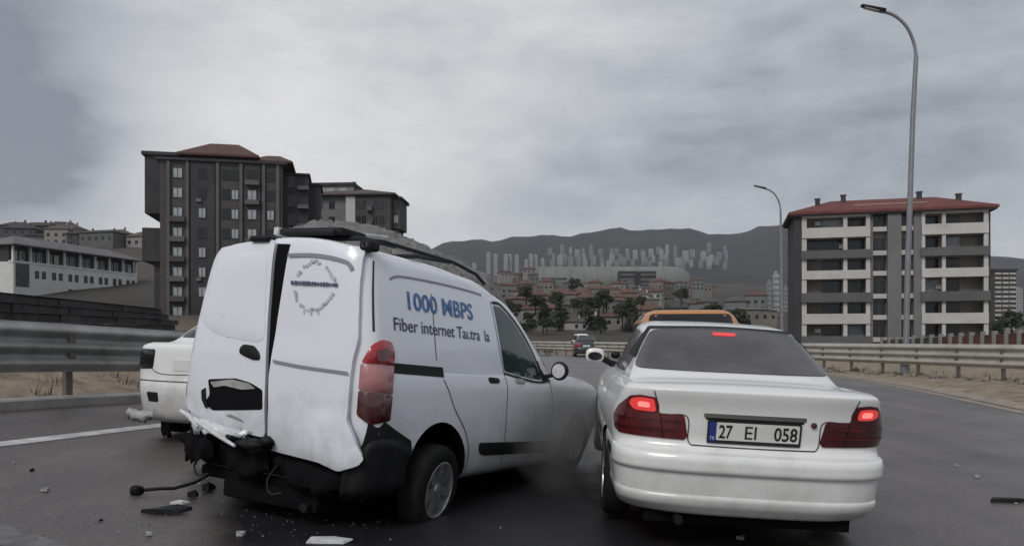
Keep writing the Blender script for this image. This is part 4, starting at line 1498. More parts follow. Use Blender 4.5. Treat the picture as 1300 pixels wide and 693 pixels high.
# ------------------------------------------------------------------ other vehicles: one estate-like builder, different proportions
def traffic_car(name, label, cat, loc, yaw, paint, Lc, W, H, belt, roof0, roof1, tail_slope, nose, pitch=0, roll=0, boot=0.0, lamp='van_lamp_red', lift=0.0):
    """W half width; roof0, roof1: rear and front end of the roof along the length; boot: length of a separate boot lid."""
    root = thing(name, label, cat, matrix=pose(yaw, pitch, roll, loc))
    b0 = .03 + boot
    loops = [
        dict(z=.20, w=W * .9, yr=.12, yf=Lc - .12, cr=.4),
        dict(z=.24, w=W * .95, yr=.05, yf=Lc - .05, cr=.4),
        dict(z=.42, w=W * .985, yr=-.01, yf=Lc, cr=.4),
        dict(z=.58, w=W, yr=-.02, yf=Lc, cr=.4),
        dict(z=.64, w=W, yr=.0, yf=Lc - .01, cr=.36),
        dict(z=belt - .14, w=W, yr=.02, yf=Lc - .03, cr=.32),
        dict(z=[(0, belt), (Lc * .6, belt), (Lc, nose)], w=W * .97, yr=.03, yf=Lc - .08, cr=.3),
        dict(z=[(0, belt + .03), (Lc * .6, belt + .02), (Lc, nose + .02)], w=W * .92, yr=.05, yf=Lc - .2, cr=.28),
        dict(z=belt + .06, w=W * .87, yr=b0 + .06, yf=roof1 + .85, cr=.26, cf=.4),
        dict(z=belt + (H - belt) * .5, w=W * .80, yr=b0 + (roof0 - b0) * .45, yf=roof1 + .45, cr=.24, cf=.4),
        dict(z=H - .09, w=W * .72, yr=roof0 - .06, yf=roof1 + .1, cr=.22, cf=.36),
        dict(z=H - .03, w=W * .63, yr=roof0, yf=roof1, cr=.2, cf=.3),
        dict(z=H - .01, w=W * .40, yr=roof0 + .15, yf=roof1 - .2, cr=.2, cf=.3),
        dict(z=H, w=.0001, yr=roof0 + .5, yf=roof1 - .5, cr=.05, cf=.05, nr=2, nf=2),
    ]
    me, bv = body_mesh(loops, paint, M['black_void'], [(.80, .30, .34, W - .28), (Lc - .85, .30, .34, W - .28)])
    link('body', me, root)
    sk = Skin(bv)
    zt, zb = H - (.07 if 'ochre' in label else .13), belt + .10
    def yb(z):
        return b0 + .06 + (roof0 - b0 - .06) * (z - belt - .06) / (H - belt - .1)
    sk.panel('rear_window', [(-W * .62, 0, zt), (W * .62, 0, zt), (W * .74, 0, zb), (-W * .74, 0, zb)], 'B', M['dark_glass'], root, .004, .008, .08, .06)
    sk.panel('windscreen', [(-W * .6, 0, zt), (W * .6, 0, zt), (W * .76, 0, zb), (-W * .76, 0, zb)], 'F', M['dark_glass'], root, .004, .008, .1, .06)
    for axis, sg in (('R', 1), ('L', -1)):
        f = (lambda pts: [(.7, y, z) for y, z in pts]) if sg > 0 else (lambda pts: [(-.7, y, z) for y, z in pts][::-1])
        mid = (roof0 + roof1) / 2 + .05
        sk.panel('side_window', f([(yb(zt) + .22, zt), (mid - .04, zt + .01), (mid - .04, zb), (yb(zb) + .28, zb)]), axis, M['dark_glass'], root, .004, .008, .1, .04)
        sk.panel('side_window', f([(mid + .04, zt + .01), (roof1 - .1, zt), (roof1 + .42, zb), (mid + .04, zb)]), axis, M['dark_glass'], root, .004, .008, .1, .04)
        sk.strip('door_seam', f([(mid, zb - .02), (mid, .6), (mid, .28)]), axis, M['seam'], root, .009)
        sk.strip('door_seam', f([(roof1 + .5, belt - .02), (roof1 + .52, .6), (roof1 + .48, .28)]), axis, M['seam'], root, .009)
        d = (-.5 * sg, .86, 0)
        pts = [(.60 * W * sg, .03, belt - .02), (.93 * W * sg, .15, belt - .02), (W * sg, .3, belt - .10), (W * .98 * sg, .25, belt - .24), (.62 * W * sg, .03, belt - .22)]
        sk.panel('tail_lamp', pts if sg > 0 else pts[::-1], d, M[lamp], root, .005, .02, .05, .03, bulge=.01)
        pts = [(.5 * W * sg, Lc, nose - .03), (.9 * W * sg, Lc - .1, nose - .02), (.93 * W * sg, Lc - .2, nose - .13), (.52 * W * sg, Lc, nose - .15)]
        sk.panel('headlamp', pts if sg < 0 else pts[::-1], (-.4 * sg, -.9, 0), M['head_lens'], root, .005, .02, .05, .03, bulge=.01)
        wheel(root, sg * (W - .11), .80, .30, .30, .19, sg)
        wheel(root, sg * (W - .11), Lc - .85, .30, .30, .19, sg)
        bm = bmesh.new()
        bmesh.ops.create_uvsphere(bm, u_segments=14, v_segments=8, radius=1)
        for v in bm.verts:
            v.co = (sg * (W + .06 + .09 * v.co.x), roof1 + .55 + .06 * v.co.y, belt + .08 + .065 * v.co.z)
        link('door_mirror', finish_bm(bm, M['black_plastic']), root)
    sk.strip('hatch_seam', [(-W * .60, 0, belt - .02), (-W * .58, 0, belt - .25), (0, 0, belt - .27), (W * .58, 0, belt - .25), (W * .60, 0, belt - .02)], 'B', M['seam'], root, .009)
    pl_ = sk.panel('number_plate', [(-.26, 0, belt - .12), (.26, 0, belt - .12), (.26, 0, belt - .23), (-.26, 0, belt - .23)], 'B', M['plate_white'], root, .006, .01, .08)
    return root, sk


# white car struck and slewed on the left, its outer rear corner showing past the van
wc, wsk = traffic_car('damaged_car', 'white car with broken bumper, half hidden behind the left side of the van', 'car', (-3.25, 8.0, .18), -15, M['white_paint'], 4.3, .86, 1.46, .98, 1.25, 2.5, 0, .74, pitch=0, roll=1.5, boot=.35, lamp='dark_glass')
crumpled('hanging_bumper', [((-.84, .10, .34), (-.82, .06, .24)), ((-.62, -.03, .33), (-.60, -.06, .22)), ((-.42, -.05, .34), (-.40, -.07, .25))], .02, M['debris_grey'], wc, 31, .03)
wsk.panel('fog_recess', [(-.58, 0, .52), (-.42, 0, .52), (-.42, 0, .42), (-.56, 0, .42)], 'B', M['black_plastic'], wc, .004, .004, .05, .02)
wsk.strip('bumper_seam', [(-.86, .5, .62), (-.80, .2, .63), (-.6, 0, .635), (0, 0, .635), (.6, 0, .635)], 'B', M['seam'], wc, .012)
crumpled('mud_flap', [((-.70, .42, .30), (-.68, .40, .02)), ((-.58, .42, .28), (-.56, .40, .0))], .01, M['black_plastic'], wc, 33, .02)

# people carrier ahead of the saloon, its ochre roof edge showing over it
mp_, _ = traffic_car('people_carrier', 'ochre people carrier ahead, only its roof and rear window above the white saloon', 'car', (2.40, 10.4, -.10), -6, M['beige_paint'], 4.2, .88, 1.77, 1.0, .42, 2.7, 0, .92)
# traffic farther on
vx, _ = traffic_car('delivery_van', 'small white van far ahead in the gap between van and saloon', 'van', (7.6, 84, .0), 6, M['white_paint'], 4.2, .80, 1.80, 1.05, .16, 2.4, 0, .98)
dx, _ = traffic_car('dark_car', 'dark hatchback ahead in the gap beside the saloon mirror', 'car', (5.3, 56, -.02), -2, M['dark_paint'], 4.1, .86, 1.48, .95, .9, 2.4, 0, .78)

# ------------------------------------------------------------------ painted under-car shadow and debris on the road
def ground_patch(name, pix, m, dz):
    P = [ground_at(x, y) for x, y in pix]
    Q = round_poly([Vector((p.x, p.y)) for p in P], .35, 5)
    st = .12
    x0, x1 = min(p.x for p in Q), max(p.x for p in Q)
    y0, y1 = min(p.y for p in Q), max(p.y for p in Q)
    nx, ny = int((x1 - x0) / st) + 2, int((y1 - y0) / st) + 2
    D = densify(Q, .15)
    co, fc, shade_depth = [], [], []
    for j in range(ny):
        for i in range(nx):
            q = Vector((x0 + i * st, y0 + j * st))
            co.append((q.x, q.y, ground_z(q.x, q.y) + dz))
            shade_depth.append(min(1.0, min((q - p).length for p in D) / .6) if inside(q, Q) else 0.0)
    for j in range(ny - 1):
        for i in range(nx - 1):
            f = (j * nx + i, j * nx + i + 1, (j + 1) * nx + i + 1, (j + 1) * nx + i)
            if max(shade_depth[k] for k in f) > 0:
                fc.append(f)
    me = bpy.data.meshes.new('mesh')
    me.from_pydata(co, [], fc)
    me.materials.append(m)
    at_ = me.attributes.new('shade_depth', 'FLOAT', 'POINT')
    at_.data.foreach_set('value', shade_depth)
    return link(name, me)


sp_ = ground_patch('under_car_shade', [(215, 600), (300, 570), (450, 560), (600, 580), (720, 570), (800, 640), (900, 655), (1060, 660), (1090, 700), (1000, 780), (560, 800), (380, 790), (250, 690)], M['painted_shade'], .004)  # dark sheet paints the shadow under van and saloon onto the road
tag(sp_, 'painted shadow darkening the asphalt under the van tail and the saloon', 'painted_shade', kind='stuff')


def shard(name, px, py, pts, th, m, label, cat, group=None, rz=0, tilt=0, lift=0.01):
    g_ = ground_at(px, py)
    bm = bmesh.new()
    lo = [bm.verts.new((x, y, 0)) for x, y in pts]
    hi = [bm.verts.new((x * .96, y * .96, th * (1 + .5 * math.sin(i * 2.1)))) for i, (x, y) in enumerate(pts)]
    n = len(pts)
    bm.faces.new(lo[::-1])
    bm.faces.new(hi)
    for k in range(n):
        bm.faces.new((lo[k], lo[(k + 1) % n], hi[(k + 1) % n], hi[k]))
    o = link(name, finish_bm(bm, m, smooth=False))
    o.location = g_ + Vector((0, 0, lift))
    o.rotation_euler = (tilt, 0, rz)
    return tag(o, label, cat, group)


# bent black rod with a bracket at its end
g_ = ground_at(172, 628)
rod = thing('broken_rod', 'bent black rod with a bracket at one end, lying on the road', 'debris', g_)
tube('rod', [(0, 0, .03), (.14, .06, .035), (.24, .10, .03), (.34, .22, .05), (.42, .34, .10)], .013, M['black_plastic'], rod, 8)
bm = bmesh.new()
bmesh.ops.create_icosphere(bm, subdivisions=2, radius=.055)
r = random.Random(8)
for v in bm.verts:
    v.co = Vector((v.co.x * r.uniform(.5, 1.3), v.co.y * r.uniform(.4, 1.2), v.co.z * r.uniform(.3, 1.1) + .035))
link('bracket', finish_bm(bm, M['black_plastic'], 25), rod)
shard('plastic_fragment', 213, 650, [(-.16, -.05), (-.04, -.09), (.10, -.06), (.16, .02), (.05, .05), (-.08, .04)], .025, M['black_plastic'], 'flat torn black plastic piece beside the bent rod', 'debris', tilt=.06)
shard('plastic_fragment', 226, 640, [(-.05, -.02), (.04, -.03), (.08, .01), (.0, .03)], .015, M['debris_white'], 'small white sliver next to the torn black piece', 'debris', tilt=.15)
shard('plastic_fragment', 245, 632, [(-.03, -.03), (.03, -.02), (.03, .03), (-.02, .03)], .04, M['black_plastic'], 'small black chunk right of the bent rod', 'debris')
shard('plastic_fragment', 262, 624, [(-.02, -.04), (.03, -.03), (.05, .06), (.0, .05)], .05, M['black_plastic'], 'black upright splinter nearest the van tail', 'debris')
shard('white_panel_piece', 418, 688, [(-.13, -.05), (.10, -.06), (.14, .02), (.02, .05), (-.12, .03)], .012, M['debris_white'], 'pale flat panel piece on the road below the van, at the picture edge', 'debris', tilt=.08)
for i, (px, py) in enumerate([(18, 588), (40, 598), (57, 624), (128, 662), (190, 680), (306, 680), (254, 615), (313, 613), (457, 636), (492, 650), (1215, 592), (1240, 606), (1290, 640), (480, 664), (940, 685)]):
    s = .012 + .008 * ((i * 7) % 3)
    mm = M['debris_grey'] if i % 3 == 2 or i == 5 else (M['black_plastic'] if i % 2 else M['debris_grey'])
    shard('road_crumb', px, py, [(-s, -s * .6), (s * .7, -s), (s * 1.2, s * .3), (-s * .2, s)], s * .8, mm, 'tiny broken crumb scattered on the asphalt', 'debris', 'crumbs of debris on the road', rz=i, lift=.006)
shard('tyre_scrap', 1284, 637, [(-.20, -.03), (.02, -.05), (.20, .0), (.10, .04), (-.15, .03)], .02, M['black_plastic'], 'thin dark scrap on the asphalt far right of the saloon', 'debris')


def grit():
    r_ = random.Random(12)
    bm = bmesh.new()
    for k in range(240):
        px, py = r_.gauss(330, 190), 693 - abs(r_.gauss(0, 55))
        if not -20 < px < 900 or py < 575:
            continue
        p = ground_at(px, py)
        s = r_.uniform(.003, .010)
        for q in range(1):
            v = [bm.verts.new(p + Vector((r_.uniform(-1, 1) * s, r_.uniform(-1, 1) * s, z * s + .004))) for z in (0, 0, 0, 1.2)]
            for f in ((0, 1, 2), (0, 1, 3), (1, 2, 3), (2, 0, 3)):
                bm.faces.new([v[i] for i in f])
    o = link('glass_grit', finish_bm(bm, M['grit'], smooth=False))
    tag(o, 'fine glass and plastic grit scattered on the asphalt round the van', 'grit', kind='stuff')


grit()


def dust():
    """Grey dust thrown up where the two vehicles touch."""
    bm = bmesh.new()
    bmesh.ops.create_icosphere(bm, subdivisions=4, radius=1)
    r_ = random.Random(3)
    for v in bm.verts:
        n = v.co.copy()
        k = 1 + .16 * math.sin(n.x * 4 + 1) * math.sin(n.y * 5) + .12 * math.sin(n.z * 7 + n.x * 3)
        v.co = Vector((n.x * .42, n.y * 1.15, n.z * .52)) * k
    m = bpy.data.materials.new('dust')
    m.use_nodes = True
    t = m.node_tree
    t.nodes.clear()
    o_ = t.nodes.new('ShaderNodeOutputMaterial')
    pv = t.nodes.new('ShaderNodeVolumePrincipled')
    pv.inputs['Color'].default_value = (.38, .38, .385, 1)
    g = t.nodes.new('ShaderNodeTexCoord')
    n = t.nodes.new('ShaderNodeTexNoise')
    n.inputs['Scale'].default_value = 3.0
    n.inputs['Detail'].default_value = 4
    t.links.new(g.outputs['Object'], n.inputs['Vector'])
    # thin at the rim: falls off with the distance from the puff's middle
    sc = t.nodes.new('ShaderNodeVectorMath')
    sc.operation = 'MULTIPLY'
    sc.inputs[1].default_value = (1 / .42, 1 / 1.15, 1 / .52)
    t.links.new(g.outputs['Object'], sc.inputs[0])
    ln = t.nodes.new('ShaderNodeVectorMath')
    ln.operation = 'LENGTH'
    t.links.new(sc.outputs['Vector'], ln.inputs[0])
    mr = t.nodes.new('ShaderNodeMapRange')
    mr.inputs['From Min'].default_value = 1.0
    mr.inputs['From Max'].default_value = .1
    mr.inputs['To Max'].default_value = 4.0
    t.links.new(ln.outputs['Value'], mr.inputs['Value'])
    r2 = t.nodes.new('ShaderNodeMapRange')
    r2.inputs['From Min'].default_value = .35
    r2.inputs['From Max'].default_value = .7
    t.links.new(n.outputs['Fac'], r2.inputs['Value'])
    mu = t.nodes.new('ShaderNodeMath')
    mu.operation = 'MULTIPLY'
    t.links.new(mr.outputs['Result'], mu.inputs[0])
    t.links.new(r2.outputs['Result'], mu.inputs[1])
    t.links.new(mu.outputs[0], pv.inputs['Density'])
    t.links.new(pv.outputs['Volume'], o_.inputs['Volume'])
    ob = link('dust_cloud', finish_bm(bm, m))
    ob.location = (.44, 6.5, .50)
    ob.rotation_euler = (0, 0, rad(-12))
    tag(ob, 'grey dust puff between the van front and the saloon flank', 'dust', kind='stuff')


dust()

# ------------------------------------------------------------------ street lamps
def at(px, py, Y):
    return Vector(((px - CX) / F * Y, Y, CAMZ - (py - HY) / F * Y))


def street_lamp(label, Y, px_base, px_top, py_head, px_head):
    base = at(px_base, HY, Y)
    gz_ = terrain_z(base.x, base.y)
    top = at(px_top, py_head, Y)
    head = at(px_head, py_head, Y)
    root = thing('street_lamp', label, 'street lamp', (base.x, base.y, gz_))
    H_ = top.z - gz_
    lean = top.x - base.x
    reach = head.x - top.x
    drop = abs(reach) * 0.95
    path = [(0, 0, -.4), (lean * .25, 0, H_ * .3), (lean * .7, 0, H_ * .7), (lean, 0, H_ - drop)]
    arc = [(lean, 0, H_ - drop), (lean + reach * .04, 0, H_ - drop * .72), (lean + reach * .18, 0, H_ - drop * .38), (lean + reach * .42, 0, H_ - drop * .14), (lean + reach * .72, 0, H_ - drop * .03), (lean + reach * .82, 0, H_ - drop * .0)]
    tube('pole', path, [.105, .095, .082, .072], M['pole_steel'], root, 12)
    tube('arm', [tuple(p) for p in cubic(arc, 5)], .055, M['pole_steel'], root, 10)
    tube('base_sleeve', [(0, 0, -.2), (0.01, 0, .9)], .15, M['pole_steel'], root, 12)
    bm = bmesh.new()
    hx = lean + reach
    bm_box(bm, -.42, .42, -.13, .13, -.05, .06)
    for v in bm.verts:
        k = (v.co.x + .42) / .84
        v.co.y *= .6 + .4 * math.sin(min(1, k * 1.2) * math.pi * .6)
        if v.co.z > 0:
            v.co.z *= .55 + .45 * k
    bmesh.ops.bevel(bm, geom=bm.edges[:], offset=.025, segments=2, affect='EDGES', profile=.5)
    h = link('lamp_head', finish_bm(bm, M['black_plastic']), root)
    h.location = (hx + .25, 0, H_ + .03)
    h.rotation_euler = (0, rad(14), 0)
    box('lens', -.30, .20, -.09, .09, -.065, -.048, M['head_lens'], h)
    return root


street_lamp('tall curved-arm steel street lamp standing in front of the cream apartment block', 27, 1149, 1163, 12, 1099)
street_lamp('smaller distant curved-arm street lamp left of the cream apartment block', 56, 993, 991, 238, 960)


# ------------------------------------------------------------------ buildings
def local_box(bm, u0, u1, d0, d1, z0, z1, mi=0):
    """u along the facade, d depth behind it."""
    bm_box(bm, u0, u1, d0, d1, z0, z1, mi)


def hip_roof(name, u0, u1, d0, d1, z, h, ridge, m, parent, over=.5, th=.25):
    """Hipped roof with a ridge of given share of the length; a slab edge below it."""
    u0, u1, d0, d1 = u0 - over, u1 + over, d0 - over, d1 + over
    um, dm = (u0 + u1) / 2, (d0 + d1) / 2
    r = (u1 - u0) * ridge / 2
    vz = [(u0, d0, z), (u1, d0, z), (u1, d1, z), (u0, d1, z), (u0, d0, z + th), (u1, d0, z + th), (u1, d1, z + th), (u0, d1, z + th), (um - r, dm, z + th + h), (um + r, dm, z + th + h)]
    fs = [(3, 2, 1, 0), (0, 1, 5, 4), (1, 2, 6, 5), (2, 3, 7, 6), (3, 0, 4, 7), (4, 5, 9, 8), (6, 7, 8, 9), (5, 6, 9), (7, 4, 8)]
    return mesh_obj(name, vz, fs, m, parent)


WIN = {}


def window_at(parent, u, z, w, h, d=-.0, m='window_dark', frame=None, sill=None, rot=None):
    """A framed pane set against the facade; alike windows share their mesh."""
    key = (round(w, 2), round(h, 2), m, frame)
    if key not in WIN:
        bm = bmesh.new()
        bm_box(bm, -w / 2, w / 2, -.04, .02, 0, h, 0)
        if frame:
            t = .08
            for a, b, c, e_ in ((-w / 2 - t, w / 2 + t, -t, 0), (-w / 2 - t, w / 2 + t, h, h + t), (-w / 2 - t, -w / 2, 0, h), (w / 2, w / 2 + t, 0, h), (-.03, .03, 0, h)):
                bm_box(bm, a, b, -.09, .02, c, e_, 1)
        WIN[key] = finish_bm(bm, [M[m]] + ([M[frame]] if frame else []), smooth=False)
    o = link('window', WIN[key], parent)
    o.location = (u, d, z)
    if rot:
        o.rotation_euler = (0, 0, rot)
    return o


# --- cream apartment block with the red hipped roof, right
Yb = 109.0
bl = at(1008, HY, Yb)
apt = thing('apartment_block', 'cream six-storey apartment block with red hipped roof, right of centre', 'building', (bl.x, bl.y, 0), rad(-15))
W_, D_, H_ = 24.3, 11.0, 18.3
K = 0.0435                      # metres per enlarged photo pixel in the facade


def zc(y):
    return H_ - (y - 125) * K


def uc(x):
    return (x - 70) / 619 * W_


bm = bmesh.new()
local_box(bm, uc(70), uc(95), 0.0, D_, -2, H_, 1)                # dark end walls
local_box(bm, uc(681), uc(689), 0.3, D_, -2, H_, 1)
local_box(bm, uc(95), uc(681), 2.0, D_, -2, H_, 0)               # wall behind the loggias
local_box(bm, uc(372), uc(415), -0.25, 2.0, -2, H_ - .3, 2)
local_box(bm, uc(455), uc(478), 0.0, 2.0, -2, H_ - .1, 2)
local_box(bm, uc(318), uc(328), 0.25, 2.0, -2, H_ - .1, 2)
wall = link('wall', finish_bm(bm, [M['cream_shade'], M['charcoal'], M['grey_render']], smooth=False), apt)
for x0, x1 in ((96, 112), (232, 245), (305, 318), (479, 490), (542, 553), (668, 681)):
    box('column', uc(x0), uc(x1), .02, .5, -2, H_ - .05, M['cream'], apt)
bands = [(124, 135, 'cream'), (167, 199, 'cream'), (239, 265, 'dark'), (302, 329, 'cream'), (373, 402, 'dark'), (438, 470, 'cream'), (508, 542, 'dark'), (576, 605, 'cream')]
for y0, y1, kind in bands:
    for x0, x1 in ((94, 320), (477, 683)):
        dd = -.15 if kind == 'cream' else -.45
        box('balcony_parapet' if y0 > 130 else 'lintel', uc(x0 + (2 if kind == 'cream' else -1)), uc(x1 - (2 if kind == 'cream' else -1)), dd, .7, zc(y1), zc(y0), M['cream'] if kind == 'cream' else M['charcoal_light'], apt)
        if y0 > 130:
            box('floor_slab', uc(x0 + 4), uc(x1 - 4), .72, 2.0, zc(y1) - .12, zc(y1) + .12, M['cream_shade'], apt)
for i, (y0, y1) in enumerate([(136, 166), (200, 240), (266, 303), (330, 374), (403, 440), (471, 509), (543, 575)]):
    for j, (x0, x1) in enumerate(((168, 231), (247, 304), (491, 541), (556, 606))):
        if i == 1 and j == 0:
            x0 = 114
        w_, h_ = uc(x1) - uc(x0), zc(y0) - zc(y1)
        window_at(apt, (uc(x0) + uc(x1)) / 2, zc(y1) + .05, round(w_, 1), round(h_ - .15, 1), 1.98, 'window_dark' if (i * 5 + j * 3) % 7 else 'window_pale')
        if (i * 3 + j * 2) % 5 == 0:
            box('air_conditioner', uc(x0) - .95, uc(x0) - .2, 1.6, 1.98, zc(y1) + .5, zc(y1) + 1.05, M['white_render'], apt)
    for x0, x1 in ((330, 371), (417, 454)):
        w_ = uc(x1) - uc(x0)
        window_at(apt, (uc(x0) + uc(x1)) / 2, zc(y1) - .1, round(w_ - .1, 1), 1.75, 1.2, 'window_dark', 'charcoal_light')
        box('sill_band', uc(x0 - 2), uc(x1 + 1), .35, 1.6, zc(y1) - .75, zc(y1) - .12, M['cream'], apt)
bm = bmesh.new()
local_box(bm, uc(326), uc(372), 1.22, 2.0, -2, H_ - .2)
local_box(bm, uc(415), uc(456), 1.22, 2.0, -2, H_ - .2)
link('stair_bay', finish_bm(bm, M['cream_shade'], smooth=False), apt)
for k, x in enumerate((150, 205, 580, 640)):
    o_ = window_at(apt, uc(x), zc(470) + .3 + (k % 2) * 0, .1, .1, 1.9) if False else None
rf = hip_roof('roof', 0, W_, 0, D_, H_, 2.3, .52, M['red_roof'], apt, .75, .35)
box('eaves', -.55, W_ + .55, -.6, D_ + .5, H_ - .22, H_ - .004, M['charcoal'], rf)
box('roof_walkway', 8.0, 17.2, 2.3, 2.5, H_ + 1.45, H_ + 1.53, M['cream'], rf)
for u, d in ((3.4, 3.2), (7.0, 4.8), (16.8, 4.8), (21.3, 3.2)):
    zz = H_ + .6 + 2.6 * min(1, (min(u, W_ - u) + .75) / 6.0) * .8
    ch = box('chimney', u - .3, u + .3, d - .3, d + .3, H_ + .4, zz + .55, M['charcoal'], rf)
    box('chimney_cap', u - .4, u + .4, d - .4, d + .4, zz + .552, zz + .68, M['charcoal_light'], rf)

# --- dark apartment block, left
Yd = 118.0
Md = Yd / 1000
L0 = at(203, HY, Yd)
blk = thing('apartment_block', 'tall dark apartment block with red hipped roof on the left hillside', 'building', (L0.x, L0.y, 0), rad(12))
Wd, Dd = 17.6, 14.0
zr = CAMZ + (430 - 203) * Md            # front eaves
z0b = 2.0
bm = bmesh.new()
local_box(bm, 0, Wd, 0, Dd, z0b, zr, 0)
local_box(bm, -2.7, -.02, 2.5, Dd - 1, CAMZ + (430 - 268) * Md, zr + 1.19, 1)     # jutting left bay
local_box(bm, -3.0, -.02, 2.2, Dd - 1, CAMZ + (430 - 330) * Md, CAMZ + (430 - 287) * Md, 1)
local_box(bm, -1.5, -.04, 3.2, Dd - 2, z0b, CAMZ + (430 - 288) * Md, 1)
local_box(bm, Wd + .02, Wd + 3.8, 3.0, Dd - 1, z0b, zr - .9, 1)
local_box(bm, Wd + 3.82, Wd + 5.6, 5.0, Dd - 2, z0b, zr - 2.0, 1)
link('wall', finish_bm(bm, [M['dark_render'], M['charcoal']], smooth=False), blk)
for u in (1.2, 3.9, 8.2, 11.6, 14.9, 17.0):
    box('pilaster', u - .22, u + .22, -.35, -.004, z0b, zr - .02, M['charcoal_light'], blk)
for u0, u1 in ((4.4, 7.8), (12.1, 14.4)):
    box('bay_panel', u0, u1, -.22, -.003, z0b, zr - .3, M['charcoal'], blk)
for fl in range(9):
    z = zr - 2.55 - fl * 2.98
    for j, u in enumerate((2.5, 6.0, 9.4, 10.7, 13.2, 15.9)):
        r_ = random.Random(fl * 17 + j * 5)
        pale = (j in (0, 4) and r_.random() < .85) or r_.random() < .35
        window_at(blk, u, z, 1.25 if j in (0, 4) else .95, 1.45, -.24 if j in (1, 4) else -.02, 'window_pale' if pale else 'window_dark', 'charcoal')
    if fl % 3 != 2:
        box('balcony', 12.2, 14.3, -1.0, -.23, z - .8, z - .1, M['charcoal_light'], blk)
    if fl % 4 == 1:
        box('air_conditioner', 5.2, 5.9, -.55, -.23, z - .6, z - .15, M['grey_render'], blk)
    if fl > 1:
        box('balcony', 1.5, 3.6, -.95, -.02, z - .75, z + .05, M['charcoal_light' if fl % 2 else 'dark_render'], blk)
    window_at(blk, Wd + 1.2, z - .2, 1.0, 1.6, 2.98, 'window_dark', 'charcoal_light')
    box('side_balcony', Wd + 2.2, Wd + 3.9, 2.0, 2.98, z - .7, z - .1, M['charcoal_light'], blk)
box('roof_attic', 3.2, 13.6, .3, Dd - 2, zr + .4, zr + .79, M['charcoal'], blk)
hip_roof('roof', 3.4, 13.4, -.1, Dd - 2, zr + .8, 3.1, .36, M['dark_red_roof'], blk, .9, .3)
hip_roof('side_roof', 13.2, Wd + 1.0, .6, Dd - 3, zr + .40, 2.0, .3, M['dark_red_roof'], blk, .6, .25)
box('parapet_roof', -3.1, 3.1, 2.0, Dd, zr + 1.2, zr + 1.7, M['charcoal'], blk)
hip_roof('roof', .2, Wd, .1, Dd, zr + .02, .8, .6, M['charcoal'], blk, .7, .35)
hip_roof('side_roof', Wd + .3, Wd + 3.6, 3.0, Dd - 1, zr - .85, .9, .4, M['charcoal'], blk, .5, .25)
hip_roof('side_roof', Wd + 4.0, Wd + 5.5, 5.0, Dd - 2, zr - 1.95, .5, .4, M['charcoal'], blk, .4, .25)
ch_ = box('chimney', 7.6, 8.2, 5.6, 6.2, zr + 2.0, zr + 3.4, M['debris_grey'], blk)

# --- second block, stepping down the hill
Y2 = 150.0
m2 = Y2 / 1000
p2 = at(388, HY, Y2)
blk2 = thing('apartment_block', 'lower dark block with grey hipped roof and pale wall strip beyond the gravel slope', 'building', (p2.x, p2.y, 0), rad(-4))


def z2(y):
    return CAMZ + (430 - y) * m2


def u2(x):
    return (x - 388) * m2


bm = bmesh.new()
local_box(bm, u2(388), u2(442), 4, 13, 8, z2(231), 2)
local_box(bm, u2(390), u2(452), .5, 11, 8, z2(247), 0)
local_box(bm, u2(452), u2(497), 0, 12, 8, z2(249), 1)
local_box(bm, u2(497.3), u2(507), 1.5, 8, z2(290), z2(252), 1)
local_box(bm, u2(497.3), u2(502), 2, 8, 8, z2(290.2), 1)
link('wall', finish_bm(bm, [M['grey_render'], M['dark_render'], M['cream_shade']], smooth=False), blk2)
box('pale_wall_strip', u2(440), u2(452), -.12, .46, 8, z2(250), M['cream'], blk2)
box('parapet_roof', u2(386), u2(444), 3.5, 13.4, z2(231) + .01, z2(227.5), M['charcoal'], blk2)
hip_roof('roof', u2(392), u2(498), .2, 12, z2(249) + .02, z2(236) - z2(249), .18, M['brown_roof'], blk2, .9, .3)
hip_roof('side_roof', u2(496), u2(508), 1.5, 8, z2(252) + .02, .8, .3, M['charcoal'], blk2, .3, .25)
box('chimney', u2(438), u2(443), 5, 5.8, z2(238), z2(225), M['charcoal'], blk2)
for fl in range(4):
    z = z2(249) - 2.4 - fl * 2.95
    for x in (456.5, 463, 478, 486.5):
        window_at(blk2, u2(x), z, .95, 1.5, -.02, 'window_dark', 'charcoal_light')
    for x in (397, 405, 421):
        window_at(blk2, u2(x), z, .95, 1.4, .48, 'window_dark', 'charcoal_light')
    box('balcony', u2(468), u2(474.5), -.9, -.02, z - .6, z + .3, M['charcoal_light'], blk2)
    window_at(blk2, u2(502), z + .3, .8, 1.4, 1.48, 'window_pale' if fl == 1 else 'window_dark', 'charcoal_light')
for x in (400, 412, 428):
    window_at(blk2, u2(x), z2(239.5), 1.5, .8, 3.98, 'window_pale')

# --- long white building on the left
A_, B_ = at(17, HY, 150), at(174, HY, 182)
dirv = (B_ - A_).to_2d()
Wl = dirv.length
zb_, zt_ = CAMZ + 57 * .150 - 1.5, CAMZ + 119 * .150
wb = thing('school_building', 'long white three-storey building with grey roof on the far left hillside', 'building', (A_.x, A_.y, 0), math.atan2(dirv.y, dirv.x))
Hl = zt_ - zb_ - 1.5
f_h = Hl / 3
bm = bmesh.new()
local_box(bm, 0, Wl, 0, 9, zb_ - 3, zt_ - f_h, 0)
local_box(bm, .02, Wl - .02, 1.1, 9, zt_ - f_h, zt_, 1)
link('wall', finish_bm(bm, [M['white_render'], M['charcoal']], smooth=False), wb)
box('floor_band', -.15, Wl + .15, -.12, 1.0, zt_ - f_h - .15, zt_ - f_h + .22, M['white_render'], wb)
nb = 8
bw = Wl / nb
for i in range(nb + 1):
    u = min(max(i * bw, .15), Wl - .15)
    box('column', u - .14, u + .14, .05, .5, zt_ - f_h + .224, zt_ - .01, M['white_render'], wb)
